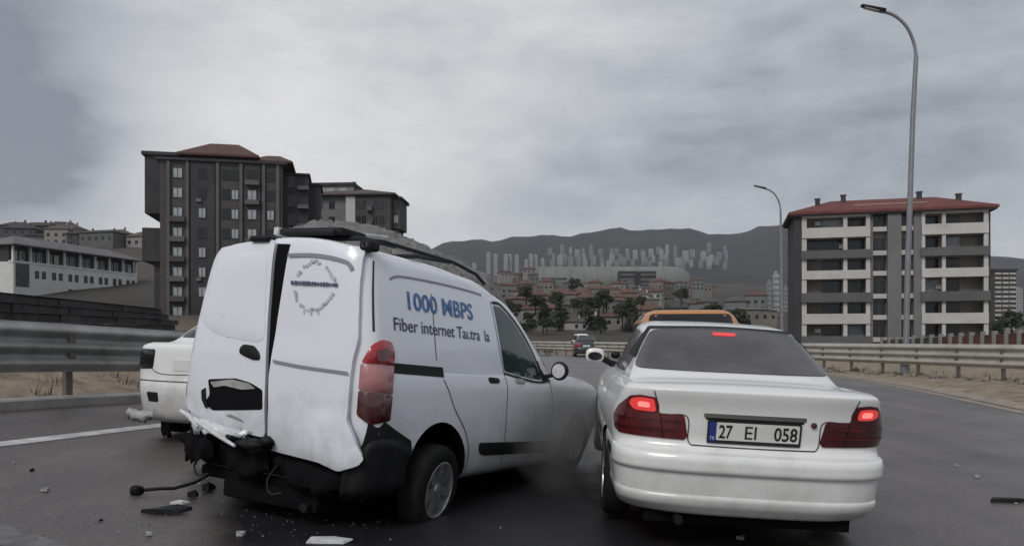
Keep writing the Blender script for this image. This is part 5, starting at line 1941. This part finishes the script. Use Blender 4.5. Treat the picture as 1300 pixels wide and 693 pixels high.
for i in range(nb):
    for k in (0, 1):
        u = (i + .3 + .4 * k) * bw
        window_at(wb, u, zt_ - f_h + .55, .85, 1.6, 1.08, 'window_dark' if (i * 2 + k) % 5 else 'window_pale', 'white_render')
        if i > 0:
            for fl in (0, 1):
                if fl == 0 and i < 3:
                    continue
                window_at(wb, u, zb_ + 1.7 + fl * f_h, .95, 1.5, -.02, 'window_dark')
box('stair_window', .5, bw - .6, -.08, .0, zb_ + 3, zt_ - f_h - .3, M['window_dark'], wb)
hip_roof('roof', 0, Wl, 0, 9, zt_ + .02, 2.2, .7, M['grey_roof'], wb, 1.0, .2)
hip_roof('roof_annex', Wl - 7.5, Wl - .5, 5, 13, zt_ + .8, 1.6, .6, M['cream_shade'], wb, .4, .2)

# --- stepped retaining wall in front of the left hillside
def course_wall():
    a, b = Vector((-19.5, 25.5)), Vector((-26.5, 62))
    d = b - a
    root = thing('retaining_wall', 'dark stepped stone retaining wall in long courses behind the left guard rail', 'wall', (a.x, a.y, 0), math.atan2(d.y, d.x))
    Lw = d.length
    n = 6
    for k in range(n):
        bm = bmesh.new()
        r_ = random.Random(k)
        u = -8.0
        z0 = .6 + k * .44
        while u < Lw + 3:
            w_ = r_.uniform(2.4, 4.2)
            bm_box(bm, u, u + w_ - .06, .35 * k + r_.uniform(-.05, .05), .35 * k + 1.6, z0 - (.6 if k == 0 else 0), z0 + .40 + r_.uniform(-.03, .02), 0)
            u += w_
        bm_box(bm, -8, Lw + 3, .35 * k - .12, .35 * k + .9, z0 + .405 + .02, z0 + .44, 1)
        for v in bm.verts:
            v.co.z += .012 * v.co.x
        o = link('course', finish_bm(bm, [M['course_stone'], M['course_ledge']], smooth=False), root)
        o['kind'] = 'stuff'
    return root


course_wall()

# --- gravel slope between the van roof and the second block
def mound():
    prof = [(260, 449), (300, 445), (322, 400), (345, 320), (365, 291), (400, 280), (440, 281), (480, 288), (520, 302), (560, 321), (590, 334), (618, 350), (636, 372), (652, 405), (668, 449), (700, 451)]
    Y = 95.0
    verts, faces = [], []
    r_ = random.Random(6)
    xs = list(range(260, 701, 4))
    rows = 26
    for x in xs:
        e_ = 430 - float(np.interp(x, [p[0] for p in prof], [p[1] for p in prof]))
        for k in range(rows):
            t = k / (rows - 1)
            yy = 58 + t * 62
            if t < .6:
                s_ = (t / .6)
                el = -21 + (e_ + 21) * (1 - (1 - s_) ** 1.6)
            else:
                s_ = (t - .6) / .4
                el = e_ * (1 - .35 * s_ * s_)
            nz = r_.uniform(-.22, .22) if 0 < t < 1 else 0
            verts.append(((x - CX) / F * yy, yy, CAMZ + el * yy / 1000 + nz))
    for i in range(len(xs) - 1):
        for k in range(rows - 1):
            faces.append((i * rows + k, (i + 1) * rows + k, (i + 1) * rows + k + 1, i * rows + k + 1))
    o = mesh_obj('hillside', verts, faces, M['gravel_hill'], smooth=True, sharp=40)
    structure(o)
    bm = bmesh.new()
    bg_ = bmesh.new()
    for q in range(420):
        i, k = r_.randrange(len(xs)), r_.randrange(4, 12)
        c = Vector(verts[i * rows + k]) + Vector((r_.uniform(-.5, .5), r_.uniform(-1, 1), 0))
        if r_.random() < .6:
            s = r_.choice((.06, .08, .10, .14, .22)) * r_.uniform(.7, 1.3)
            ret = bmesh.ops.create_icosphere(bm, subdivisions=1, radius=s)
            for v in ret['verts']:
                v.co = c + Vector((v.co.x * r_.uniform(.7, 1.3), v.co.y * r_.uniform(.7, 1.3), v.co.z * r_.uniform(.5, 1.1)))
        else:
            for z in range(12):
                s = r_.uniform(.05, .12)
                a_ = Vector((r_.gauss(0, 1), r_.gauss(0, 1), r_.gauss(0, 1))).normalized()
                b_ = a_.cross(Vector((r_.gauss(0, 1), r_.gauss(0, 1), r_.gauss(0, 1)))).normalized()
                o_ = c + Vector((r_.gauss(0, .3), r_.gauss(0, .3), abs(r_.gauss(0, .3))))
                bg_.faces.new([bg_.verts.new(o_ + a_ * s), bg_.verts.new(o_ + b_ * s), bg_.verts.new(o_ - a_ * s), bg_.verts.new(o_ - b_ * s)])
    st = link('slope_stones', finish_bm(bm, M['slope_stone'], smooth=False))
    tag(st, 'loose stones strewn over the gravel slope behind the van', 'stones', kind='stuff')
    sc = link('slope_scrub', finish_bm(bg_, M['scrub'], smooth=False))
    tag(sc, 'sparse dry scrub growing on the gravel slope behind the van', 'scrub', kind='stuff')
    return o


mound()


# --- long vaulted hall in the valley, with a dark slatted pavilion before it
def hall():
    Y = 620.0
    a, b = at(684, 379, Y), at(884, 379, Y)
    r0 = (CAMZ + (430 - 338) * Y / 1000) - (CAMZ + (430 - 379) * Y / 1000)
    root = thing('hall', 'long grey-green vaulted hall with one rounded end in the valley', 'building', (a.x, a.y, a.z - 2))
    Lh = b.x - a.x
    rr = r0 / 2 + 1
    verts, faces = [], []
    seg = 20
    nst = 40
    for i in range(nst + 1):
        u = i / nst * Lh
        k = 1.0
        if u > Lh - rr * 1.1:
            q = (u - (Lh - rr * 1.1)) / (rr * 1.1)
            k = math.sqrt(max(0.0, 1 - q * q)) * .999 + .001
        for j in range(seg + 1):
            t = -0.35 + (math.pi + .35 * 2) * j / seg
            verts.append((u, -rr * k * math.cos(t) + rr, rr + rr * k * math.sin(t) + 1))
    w = seg + 1
    for i in range(nst):
        for j in range(seg):
            faces.append((i * w + j, i * w + j + 1, (i + 1) * w + j + 1, (i + 1) * w + j))
    faces.append(tuple(range(w)))
    mesh_obj('vault', verts, faces, M['hall_skin'], root, smooth=True)
    for i in range(0, 10):
        u = 4 + i * (Lh - rr * 1.3) / 10
        pts = [(u, -(rr + .15) * math.cos(t) + rr, rr + (rr + .15) * math.sin(t) + 1) for t in np.linspace(-.2, math.pi * .6, 12)]
        tube('rib', pts, .28, M['hall_skin'], root, 6)
    box('base_wall', -1, Lh, 1.0, rr * 2, -14, 2.2, M['grey_render'], root)
    box('dark_canopy', 2, 22, .2, 3, r0 * .62, r0 * .72, M['charcoal'], root)
    pv = thing('pavilion', 'dark slatted block standing before the vaulted hall', 'building', at(786, 376, Y - 16))
    s_ = (Y - 16) / 1000
    wv, hv = 47 * s_, 32 * s_
    bm = bmesh.new()
    bm_box(bm, 0, wv * .44, 0, 10, 0, hv)
    bm_box(bm, wv * .56, wv, 0, 10, 0, hv)
    bm_box(bm, wv * .44, wv * .56, 1.5, 10, 0, hv)
    bm_box(bm, -1, wv + 1, .5, 10, -16, 0)
    link('wall', finish_bm(bm, M['charcoal'], smooth=False), pv)
    for k in range(5):
        for a0, a1 in ((.03, .41), (.59, .97)):
            box('slat', a0 * wv, a1 * wv, -.5, .0, hv * (.1 + .18 * k), hv * (.1 + .18 * k) + 1.0, M['grey_render'], pv)
    return root


hall()


# --- town: houses, towers
def house_proto(w, d, h, rh, roofm, wallm, ridge, chim):
    bm = bmesh.new()
    bm_box(bm, -w / 2, w / 2, 0, d, -6, h)
    wm = finish_bm(bm, M[wallm], smooth=False)
    return (w, d, h, rh, roofm, wallm, ridge, chim, wm)


ROOFC = {}


def house(px, py, Y, proto, label, group, rz=0.0, name='house'):
    w, d, h, rh, roofm, wallm, ridge, chim, wm = proto
    p = at(px, py, Y)
    root = thing(name, label, 'house', p, rz, group)
    link('wall', wm, root)
    key = id(wm)
    if key not in ROOFC:
        o = hip_roof('roof', -w / 2, w / 2, 0, d, h + .01, rh, ridge, M[roofm], root, .5, .2)
        ROOFC[key] = o.data
    else:
        link('roof', ROOFC[key], root)
    n = max(2, int(w / 3))
    for fl in range(max(1, int(h / 3))):
        for k in range(n):
            window_at(root, -w / 2 + (k + .5) * w / n, .9 + fl * 3, 1.3, 1.4, -.03, 'window_dark')
    if chim:
        box('chimney', w * .2, w * .2 + .7, d * .5, d * .5 + .7, h, h + rh + 1.2, M[wallm], root)
    return root


pr = random.Random(21)
M['house_buff'] = mat('house_buff', (0.17, 0.15, 0.13), 0.9, var=0.2, vscale=0.3)
PROTO = [house_proto(10, 9, 5.5, 2.2, 'orange_roof', 'house_buff', .45, 1), house_proto(8, 8, 5, 2.0, 'brown_roof', 'grey_render', .3, 0), house_proto(11, 8, 3.6, 2.0, 'dark_red_roof', 'cream_shade', .6, 1),
         house_proto(9, 8, 7.5, 1.5, 'orange_roof', 'grey_render', .4, 0), house_proto(13, 9, 4.2, .7, 'grey_roof', 'house_buff', .7, 0), house_proto(7, 7, 3.2, 1.8, 'brown_roof', 'cream', .2, 1)]
DESC = ['buff house with rusty tiled roof in the valley beyond the van', 'small grey house with brown hipped roof in the valley beyond the van', 'long cream house with dark red roof in the valley beyond the van',
        'tall grey house with rusty roof in the valley beyond the van', 'wide buff house with low grey roof in the valley beyond the van', 'tiny white house with steep brown roof in the valley beyond the van']
rows_ = [(640, 730, 352, 700, 13), (610, 900, 372, 560, 27), (632, 840, 384, 430, 23), (640, 830, 394, 370, 23), (655, 825, 405, 345, 20), (690, 815, 415, 320, 14)]
HOUSES = []
for row_, (x0, x1, y, Y, n) in enumerate(rows_):
    for k in range(n):
        i = pr.choice((0, 1, 2, 4, 5, 0, 2, 5, 3) if Y > 300 else (0, 2, 5, 1, 4, 2, 5))
        x = x0 + (x1 - x0) * (k + pr.uniform(.1, .9)) / n
        y_ = y + pr.uniform(-5, 5) + 12 * smooth(700, 640, x) * 0
        Y_ = Y * pr.uniform(.93, 1.07)
        HOUSES.append((row_, i, x, house(x, y_, Y_, PROTO[i], DESC[i], 'valley houses with ' + PROTO[i][4].replace('_', ' ') + 's and ' + PROTO[i][5].replace('_', ' ') + ' walls', pr.uniform(-.5, .5))))
# right of the saloon roof: denser blocks
LAMPH, SKYH = [], []
for k in range(16):
    i = pr.choice((3, 4, 1))
    x = 880 + k * 7.4 + pr.uniform(-3, 3)
    d_ = {3: 'tall grey house with rusty roof left of the cream apartment block', 4: 'wide buff house with low grey roof left of the cream apartment block', 1: 'small grey house with brown hipped roof left of the cream apartment block'}[i]
    LAMPH.append((0, i, x, house(x, 405 + pr.uniform(-12, 16), pr.uniform(280, 430), PROTO[i], d_, d_.split(' left')[0] + 's near the lamp', pr.uniform(-.4, .4))))
# skyline houses on the left hillside
SK = [house_proto(13, 10, 6, 2.2, 'skyline_roof', 'skyline_wall', .5, 1), house_proto(17, 10, 4, 1.6, 'skyline_roof', 'charcoal_light', .6, 0), house_proto(10, 9, 7, 2.4, 'brown_roof', 'cream_shade', .3, 1)]
SKD = ['grey hipped-roof house on the skyline above the long white building', 'long dark house on the skyline above the long white building', 'narrow taller house on the skyline above the long white building']
for k in range(28):
    i = pr.choice((0, 0, 1, 1, 2))
    x = -8 + k * 7.2 + pr.uniform(-4, 4)
    y = 304 + 14 * smooth(60, 190, x) + pr.uniform(-4, 8)
    SKYH.append((0, i, x, house(x, y, pr.uniform(330, 420), SK[i], SKD[i], SKD[i].split(' on the')[0] + 's along the left skyline', pr.uniform(-.4, .4))))

ORD = 'first second third fourth fifth sixth seventh eighth ninth tenth eleventh twelfth thirteenth fourteenth fifteenth sixteenth'.split()
ROWN = ['top row beside the hall', 'row at the hall foot', 'second row below the hall', 'third row below the hall', 'fourth row below the hall', 'lowest row behind the rail']


def rank_labels(items, make):
    """Alike houses are told apart by their order from the left in their row."""
    seen = {}
    for row_, i, x, o in sorted(items, key=lambda t: t[2]):
        n = seen[(row_, i)] = seen.get((row_, i), -1) + 1
        o['label'] = make(o['label'], ORD[min(n, 15)], row_)


rank_labels(HOUSES, lambda l, n, r: l.split(' in the valley')[0] + ', ' + n + ' from left in ' + ROWN[r])
rank_labels(LAMPH, lambda l, n, r: l.split(' left of')[0] + ', ' + n + ' from left beside the cream block')
rank_labels(SKYH, lambda l, n, r: l.split(' on the')[0] + ', ' + n + ' from left on the skyline above the white building')
TOW = {}


def tower(px, py, Y, wpx, hpx, m, label, group, name='tower_block'):
    s = Y / 1000
    w, h = wpx * s, hpx * s
    key = (m, round(wpx), round(hpx / 4), Y > 1900)
    p = at(px, py, Y)
    if key not in TOW:
        bm = bmesh.new()
        n = 10
        fl = h / n
        bm_box(bm, -w / 2 * .94, w / 2 * .94, .02 * w, w * .9, -h * .3, h, 1)
        for k in range(n):
            bm_box(bm, -w / 2, w / 2, 0, w, fl * (k + .38), fl * (k + 1), 0)
        for u in (-.5, -.08, .42):
            bm_box(bm, u * w - .006 * w, u * w + .075 * w, -.03 * w, w * .5, -h * .3, h * 1.01, 0)
        bm_box(bm, -w * .2, w * .2, w * .3, w * .7, h, h * 1.06, 0)
        TOW[key] = finish_bm(bm, [M[m], M['tower_band']], smooth=False)
    o = link(name, TOW[key])
    o.location = p
    tag(o, label, 'tower', group)
    return o


for i, (x, y, w, h) in enumerate([(581, 346, 5, 14), (602, 348, 5, 18), (620, 348, 5, 27), (629, 350, 5, 27), (642, 349, 5, 26), (647, 350, 5, 27), (656, 350, 5, 24), (668, 350, 4, 20), (674, 349, 5, 28), (680, 350, 5, 29), (684, 354, 5, 16), (689, 350, 4, 22)]):
    tower(x, y, 1500 + 9 * i, w, h, 'tower_pale', 'slender pale tower block, ' + ORD[i] + ' from left in the cluster left of the hall', 'pale towers left of the hall')
for k in range(66):
    x = 700 + (k % 22) * 10.6 + pr.uniform(-3.5, 3.5)
    y = (339, 331, 325)[k // 22] + pr.uniform(-4, 4) - 0.01 * (x - 716)
    pale = pr.random() < .35
    tower(x, y, 2080 + k * 4, pr.choice((4, 5, 6)), pr.choice((8, 10, 13, 7)), 'tower_pale' if pale else 'tower_grey', 'pale tower block on the slope above the vaulted hall' if pale else 'blue-grey tower block on the slope above the vaulted hall', 'pale towers above the hall' if pale else 'grey towers above the hall')
for i, (x, y, w, h) in enumerate([(968, 418, 7, 42), (977, 420, 5, 62), (986, 420, 7, 72), (998, 421, 6, 56), (950, 416, 8, 30)]):
    tower(x, y, 520 + i * 6, w, h, 'tower_grey' if i != 2 else 'tower_pale', ['mid-height grey tower left of the dark narrow ones by the lamp', 'narrow grey tower beside the pale striped one', 'pale striped tower behind the smaller street lamp', 'grey tower closest to the cream apartment block', 'low broad grey tower above the ochre car roof'][i], None)

# dark gridded tower right of the apartment block
p = at(1262, 420, 420)
gt = thing('tower_block', 'dark tower with pale floor lines right of the cream apartment block', 'tower', p)
s_ = .42
wv, hv = 28 * s_, 76 * s_
bm = bmesh.new()
bm_box(bm, 0, wv, 0, 12, -6, hv)
link('wall', finish_bm(bm, M['dark_render'], smooth=False), gt)
for k in range(13):
    for a0, a1 in ((.04, .30), (.37, .63), (.70, .96)):
        box('floor_line', a0 * wv, a1 * wv, -.6, -.004, hv * (k + .25) / 13, hv * (k + .25) / 13 + .95, M['cream'], gt)
box('roof_slab', -.6, wv + .6, -.8, 12.5, hv + .01, hv + 1.2, M['charcoal'], gt)
tower(1294, 398, 700, 8, 32, 'tower_pale', 'plain pale tower at the right picture edge', None)


# --- dark red panel fence with pale posts behind the right rail
def panel_fence():
    root = thing('fence', 'dark red panel fence with pale concrete posts behind the right guard rail', 'fence', at(1120, HY, 62))
    base = root.location.copy()
    a, b = at(1120, HY, 62), at(1330, HY, 44)
    n = 16
    for i in range(n + 1):
        t = i / n
        p = a.lerp(b, t)
        gz_ = terrain_z(p.x, min(p.y, 59.9))
        h = .02 + .50 * t + CAMZ
        o = box('post', -.13, .13, -.1, .1, 0, 1, M['cream_shade'], root)
        o.scale = (1, 1, h - gz_ + .1)
        o.location = Vector((p.x, p.y, gz_)) - base
        if i < n:
            q = a.lerp(b, (i + 1) / n)
            h2 = .02 + .50 * (i + 1) / n + CAMZ
            g2 = terrain_z(q.x, min(q.y, 59.9))
            d = (q - p).normalized()
            nn = Vector((-d.y, d.x, 0)) * .03
            vv = []
            for s_ in (-1, 1):
                for pt, z in ((p, gz_), (q, g2), (q, h2 - .12), (p, h - .12)):
                    v = Vector((pt.x, pt.y, z)) + nn * s_ + d * (.17 if pt is p else -.17)
                    vv.append(v - base)
            mesh_obj('fence_panel', vv, [(0, 1, 2, 3), (7, 6, 5, 4), (0, 4, 5, 1), (1, 5, 6, 2), (2, 6, 7, 3), (3, 7, 4, 0)], M['fence_red'] if i > 6 else M['charcoal'], root)


panel_fence()


# ------------------------------------------------------------------ vegetation and rubble
def tree(px, py, Y, h, label, seed, group=None, m='leaf'):
    p = at(px, py, Y)
    root = thing('tree', label, 'tree', p, 0, group)
    r_ = random.Random(seed)
    bm = bmesh.new()
    bm_tube(bm, [(0, 0, -2), (.1, 0, h * .3), (.05, .1, h * .6)], [h * .04, h * .03, h * .015], 7)
    for k in range(5):
        t = r_.uniform(0, 6.28)
        z = h * r_.uniform(.3, .55)
        bm_tube(bm, [(.05, 0, z), (math.cos(t) * h * .16, math.sin(t) * h * .16, z + h * .18), (math.cos(t) * h * .26, math.sin(t) * h * .26, z + h * .28)], [h * .016, h * .01, h * .005], 5)
    link('trunk', finish_bm(bm, M['bark']), root)
    bm = bmesh.new()
    for k in range(40):
        t, ph = r_.uniform(0, 6.28), r_.uniform(-.5, 1.3)
        c = Vector((math.cos(t) * math.cos(ph), math.sin(t) * math.cos(ph), math.sin(ph))) * h * .42 * r_.uniform(.35, 1) + Vector((0, 0, h * .40))
        for q in range(34):
            d = Vector((r_.gauss(0, 1), r_.gauss(0, 1), r_.gauss(0, .8))) * h * .055
            a = Vector((r_.gauss(0, 1), r_.gauss(0, 1), r_.gauss(0, 1))).normalized()
            b = a.cross(Vector((r_.gauss(0, 1), r_.gauss(0, 1), r_.gauss(0, 1)))).normalized()
            s = h * .038 * r_.uniform(.6, 1.4)
            o = c + d
            f = bm.faces.new([bm.verts.new(o + a * s), bm.verts.new(o + b * s), bm.verts.new(o - a * s), bm.verts.new(o - b * s)])
    link('crown', finish_bm(bm, M[m], smooth=False), root)
    return root


for i, (x, y, Y, h, d_) in enumerate([(1284, 424, 150, 5.5, 'round dark tree at the right edge beyond the red fence'), (1266, 428, 140, 3.2, 'low dark bush below the gridded tower'), (706, 392, 260, 7, 'dark tree among the valley houses nearest the van cab'),
                                     (760, 398, 260, 8, 'dark tree above the gap between van and saloon'), (800, 402, 240, 7, 'dark tree behind the saloon roof left corner'), (668, 384, 330, 9, 'dark tree just beyond the van windscreen'),
                                     (905, 414, 230, 8, 'dark tree right of the ochre car roof'), (940, 418, 220, 7, 'dark tree behind the saloon roof right corner'), (730, 372, 480, 11, 'far tree at the foot of the vaulted hall'),
                                     (865, 384, 480, 11, 'far tree below the rounded end of the hall')]):
    tree(x, y, Y, h, d_, 50 + i)


for k in range(38):
    tree(pr.uniform(615, 830), pr.uniform(388, 426), pr.uniform(250, 315), pr.uniform(4, 7), 'dark bushy tree among the valley houses', 200 + k, 'bushy trees among the valley houses')


def rubble():
    """Stones and dry tufts along the foot of the right rail."""
    r_ = random.Random(9)
    bm = bmesh.new()
    P = resample(RAIL_R, .16)
    for p in P:
        if not 15 < p.y < 45:
            continue
        for q in range(2):
            if r_.random() < .45:
                continue
            x, y = p.x - r_.uniform(-.5, 1.0), p.y + r_.uniform(-.3, .3)
            s = r_.choice((.04, .06, .09, .13)) * r_.uniform(.7, 1.3)
            ret = bmesh.ops.create_icosphere(bm, subdivisions=1, radius=s)
            g = ground_z(x, y)
            for v in ret['verts']:
                v.co = Vector((x + v.co.x * r_.uniform(.7, 1.3), y + v.co.y * r_.uniform(.7, 1.3), g + s * .3 + v.co.z * r_.uniform(.5, 1.0)))
    o = link('rubble', finish_bm(bm, M['stone'], smooth=False))
    o['kind'] = 'stuff'
    o['label'] = 'small stones and clods heaped along the right rail foot'
    o['category'] = 'rubble'
    bm = bmesh.new()
    for side, E_ in ((1, RAIL_R), (-1, EDGE_L)):
        for p in resample(E_, .22):
            if not 5 < p.y < 48:
                continue
            if r_.random() < .45:
                continue
            if side > 0:
                x, y = p.x + r_.uniform(-.7, 1.6), p.y
            else:
                x, y = p.x - r_.uniform(.4, 3.2), p.y + r_.uniform(-.5, .5)
            g = terrain_z(x, y)
            for q in range(9):
                t = r_.uniform(0, 6.28)
                l_ = r_.uniform(.08, .26)
                a = Vector((math.cos(t), math.sin(t), 0)) * l_ * r_.uniform(.2, .8)
                b = Vector((-math.sin(t), math.cos(t), 0)) * .012
                o_ = Vector((x + r_.gauss(0, .07), y + r_.gauss(0, .07), g - .02))
                bm.faces.new([bm.verts.new(o_ - b), bm.verts.new(o_ + b), bm.verts.new(o_ + a + Vector((0, 0, l_)))])
    o = link('dry_grass', finish_bm(bm, M['dry_leaf'], smooth=False))
    o['kind'] = 'stuff'
    o['label'] = 'dry grass tufts on the dirt verges beside the rails'
    o['category'] = 'grass'


rubble()


# ------------------------------------------------------------------ thin damp air: far hills fade a little to blue
hm = bpy.data.materials.new('haze')
hm.use_nodes = True
ht = hm.node_tree
ht.nodes.clear()
ho = ht.nodes.new('ShaderNodeOutputMaterial')
hv = ht.nodes.new('ShaderNodeVolumePrincipled')
hv.inputs['Color'].default_value = (.93, .96, 1.0, 1)
hv.inputs['Density'].default_value = 0.00006
ht.links.new(hv.outputs['Volume'], ho.inputs['Volume'])
hz = box('haze', -8200, 8200, -60, 5600, -12, 900, hm)
hz['kind'] = 'stuff'
hz['label'] = 'thin bluish haze over the whole valley'
hz['category'] = 'haze'
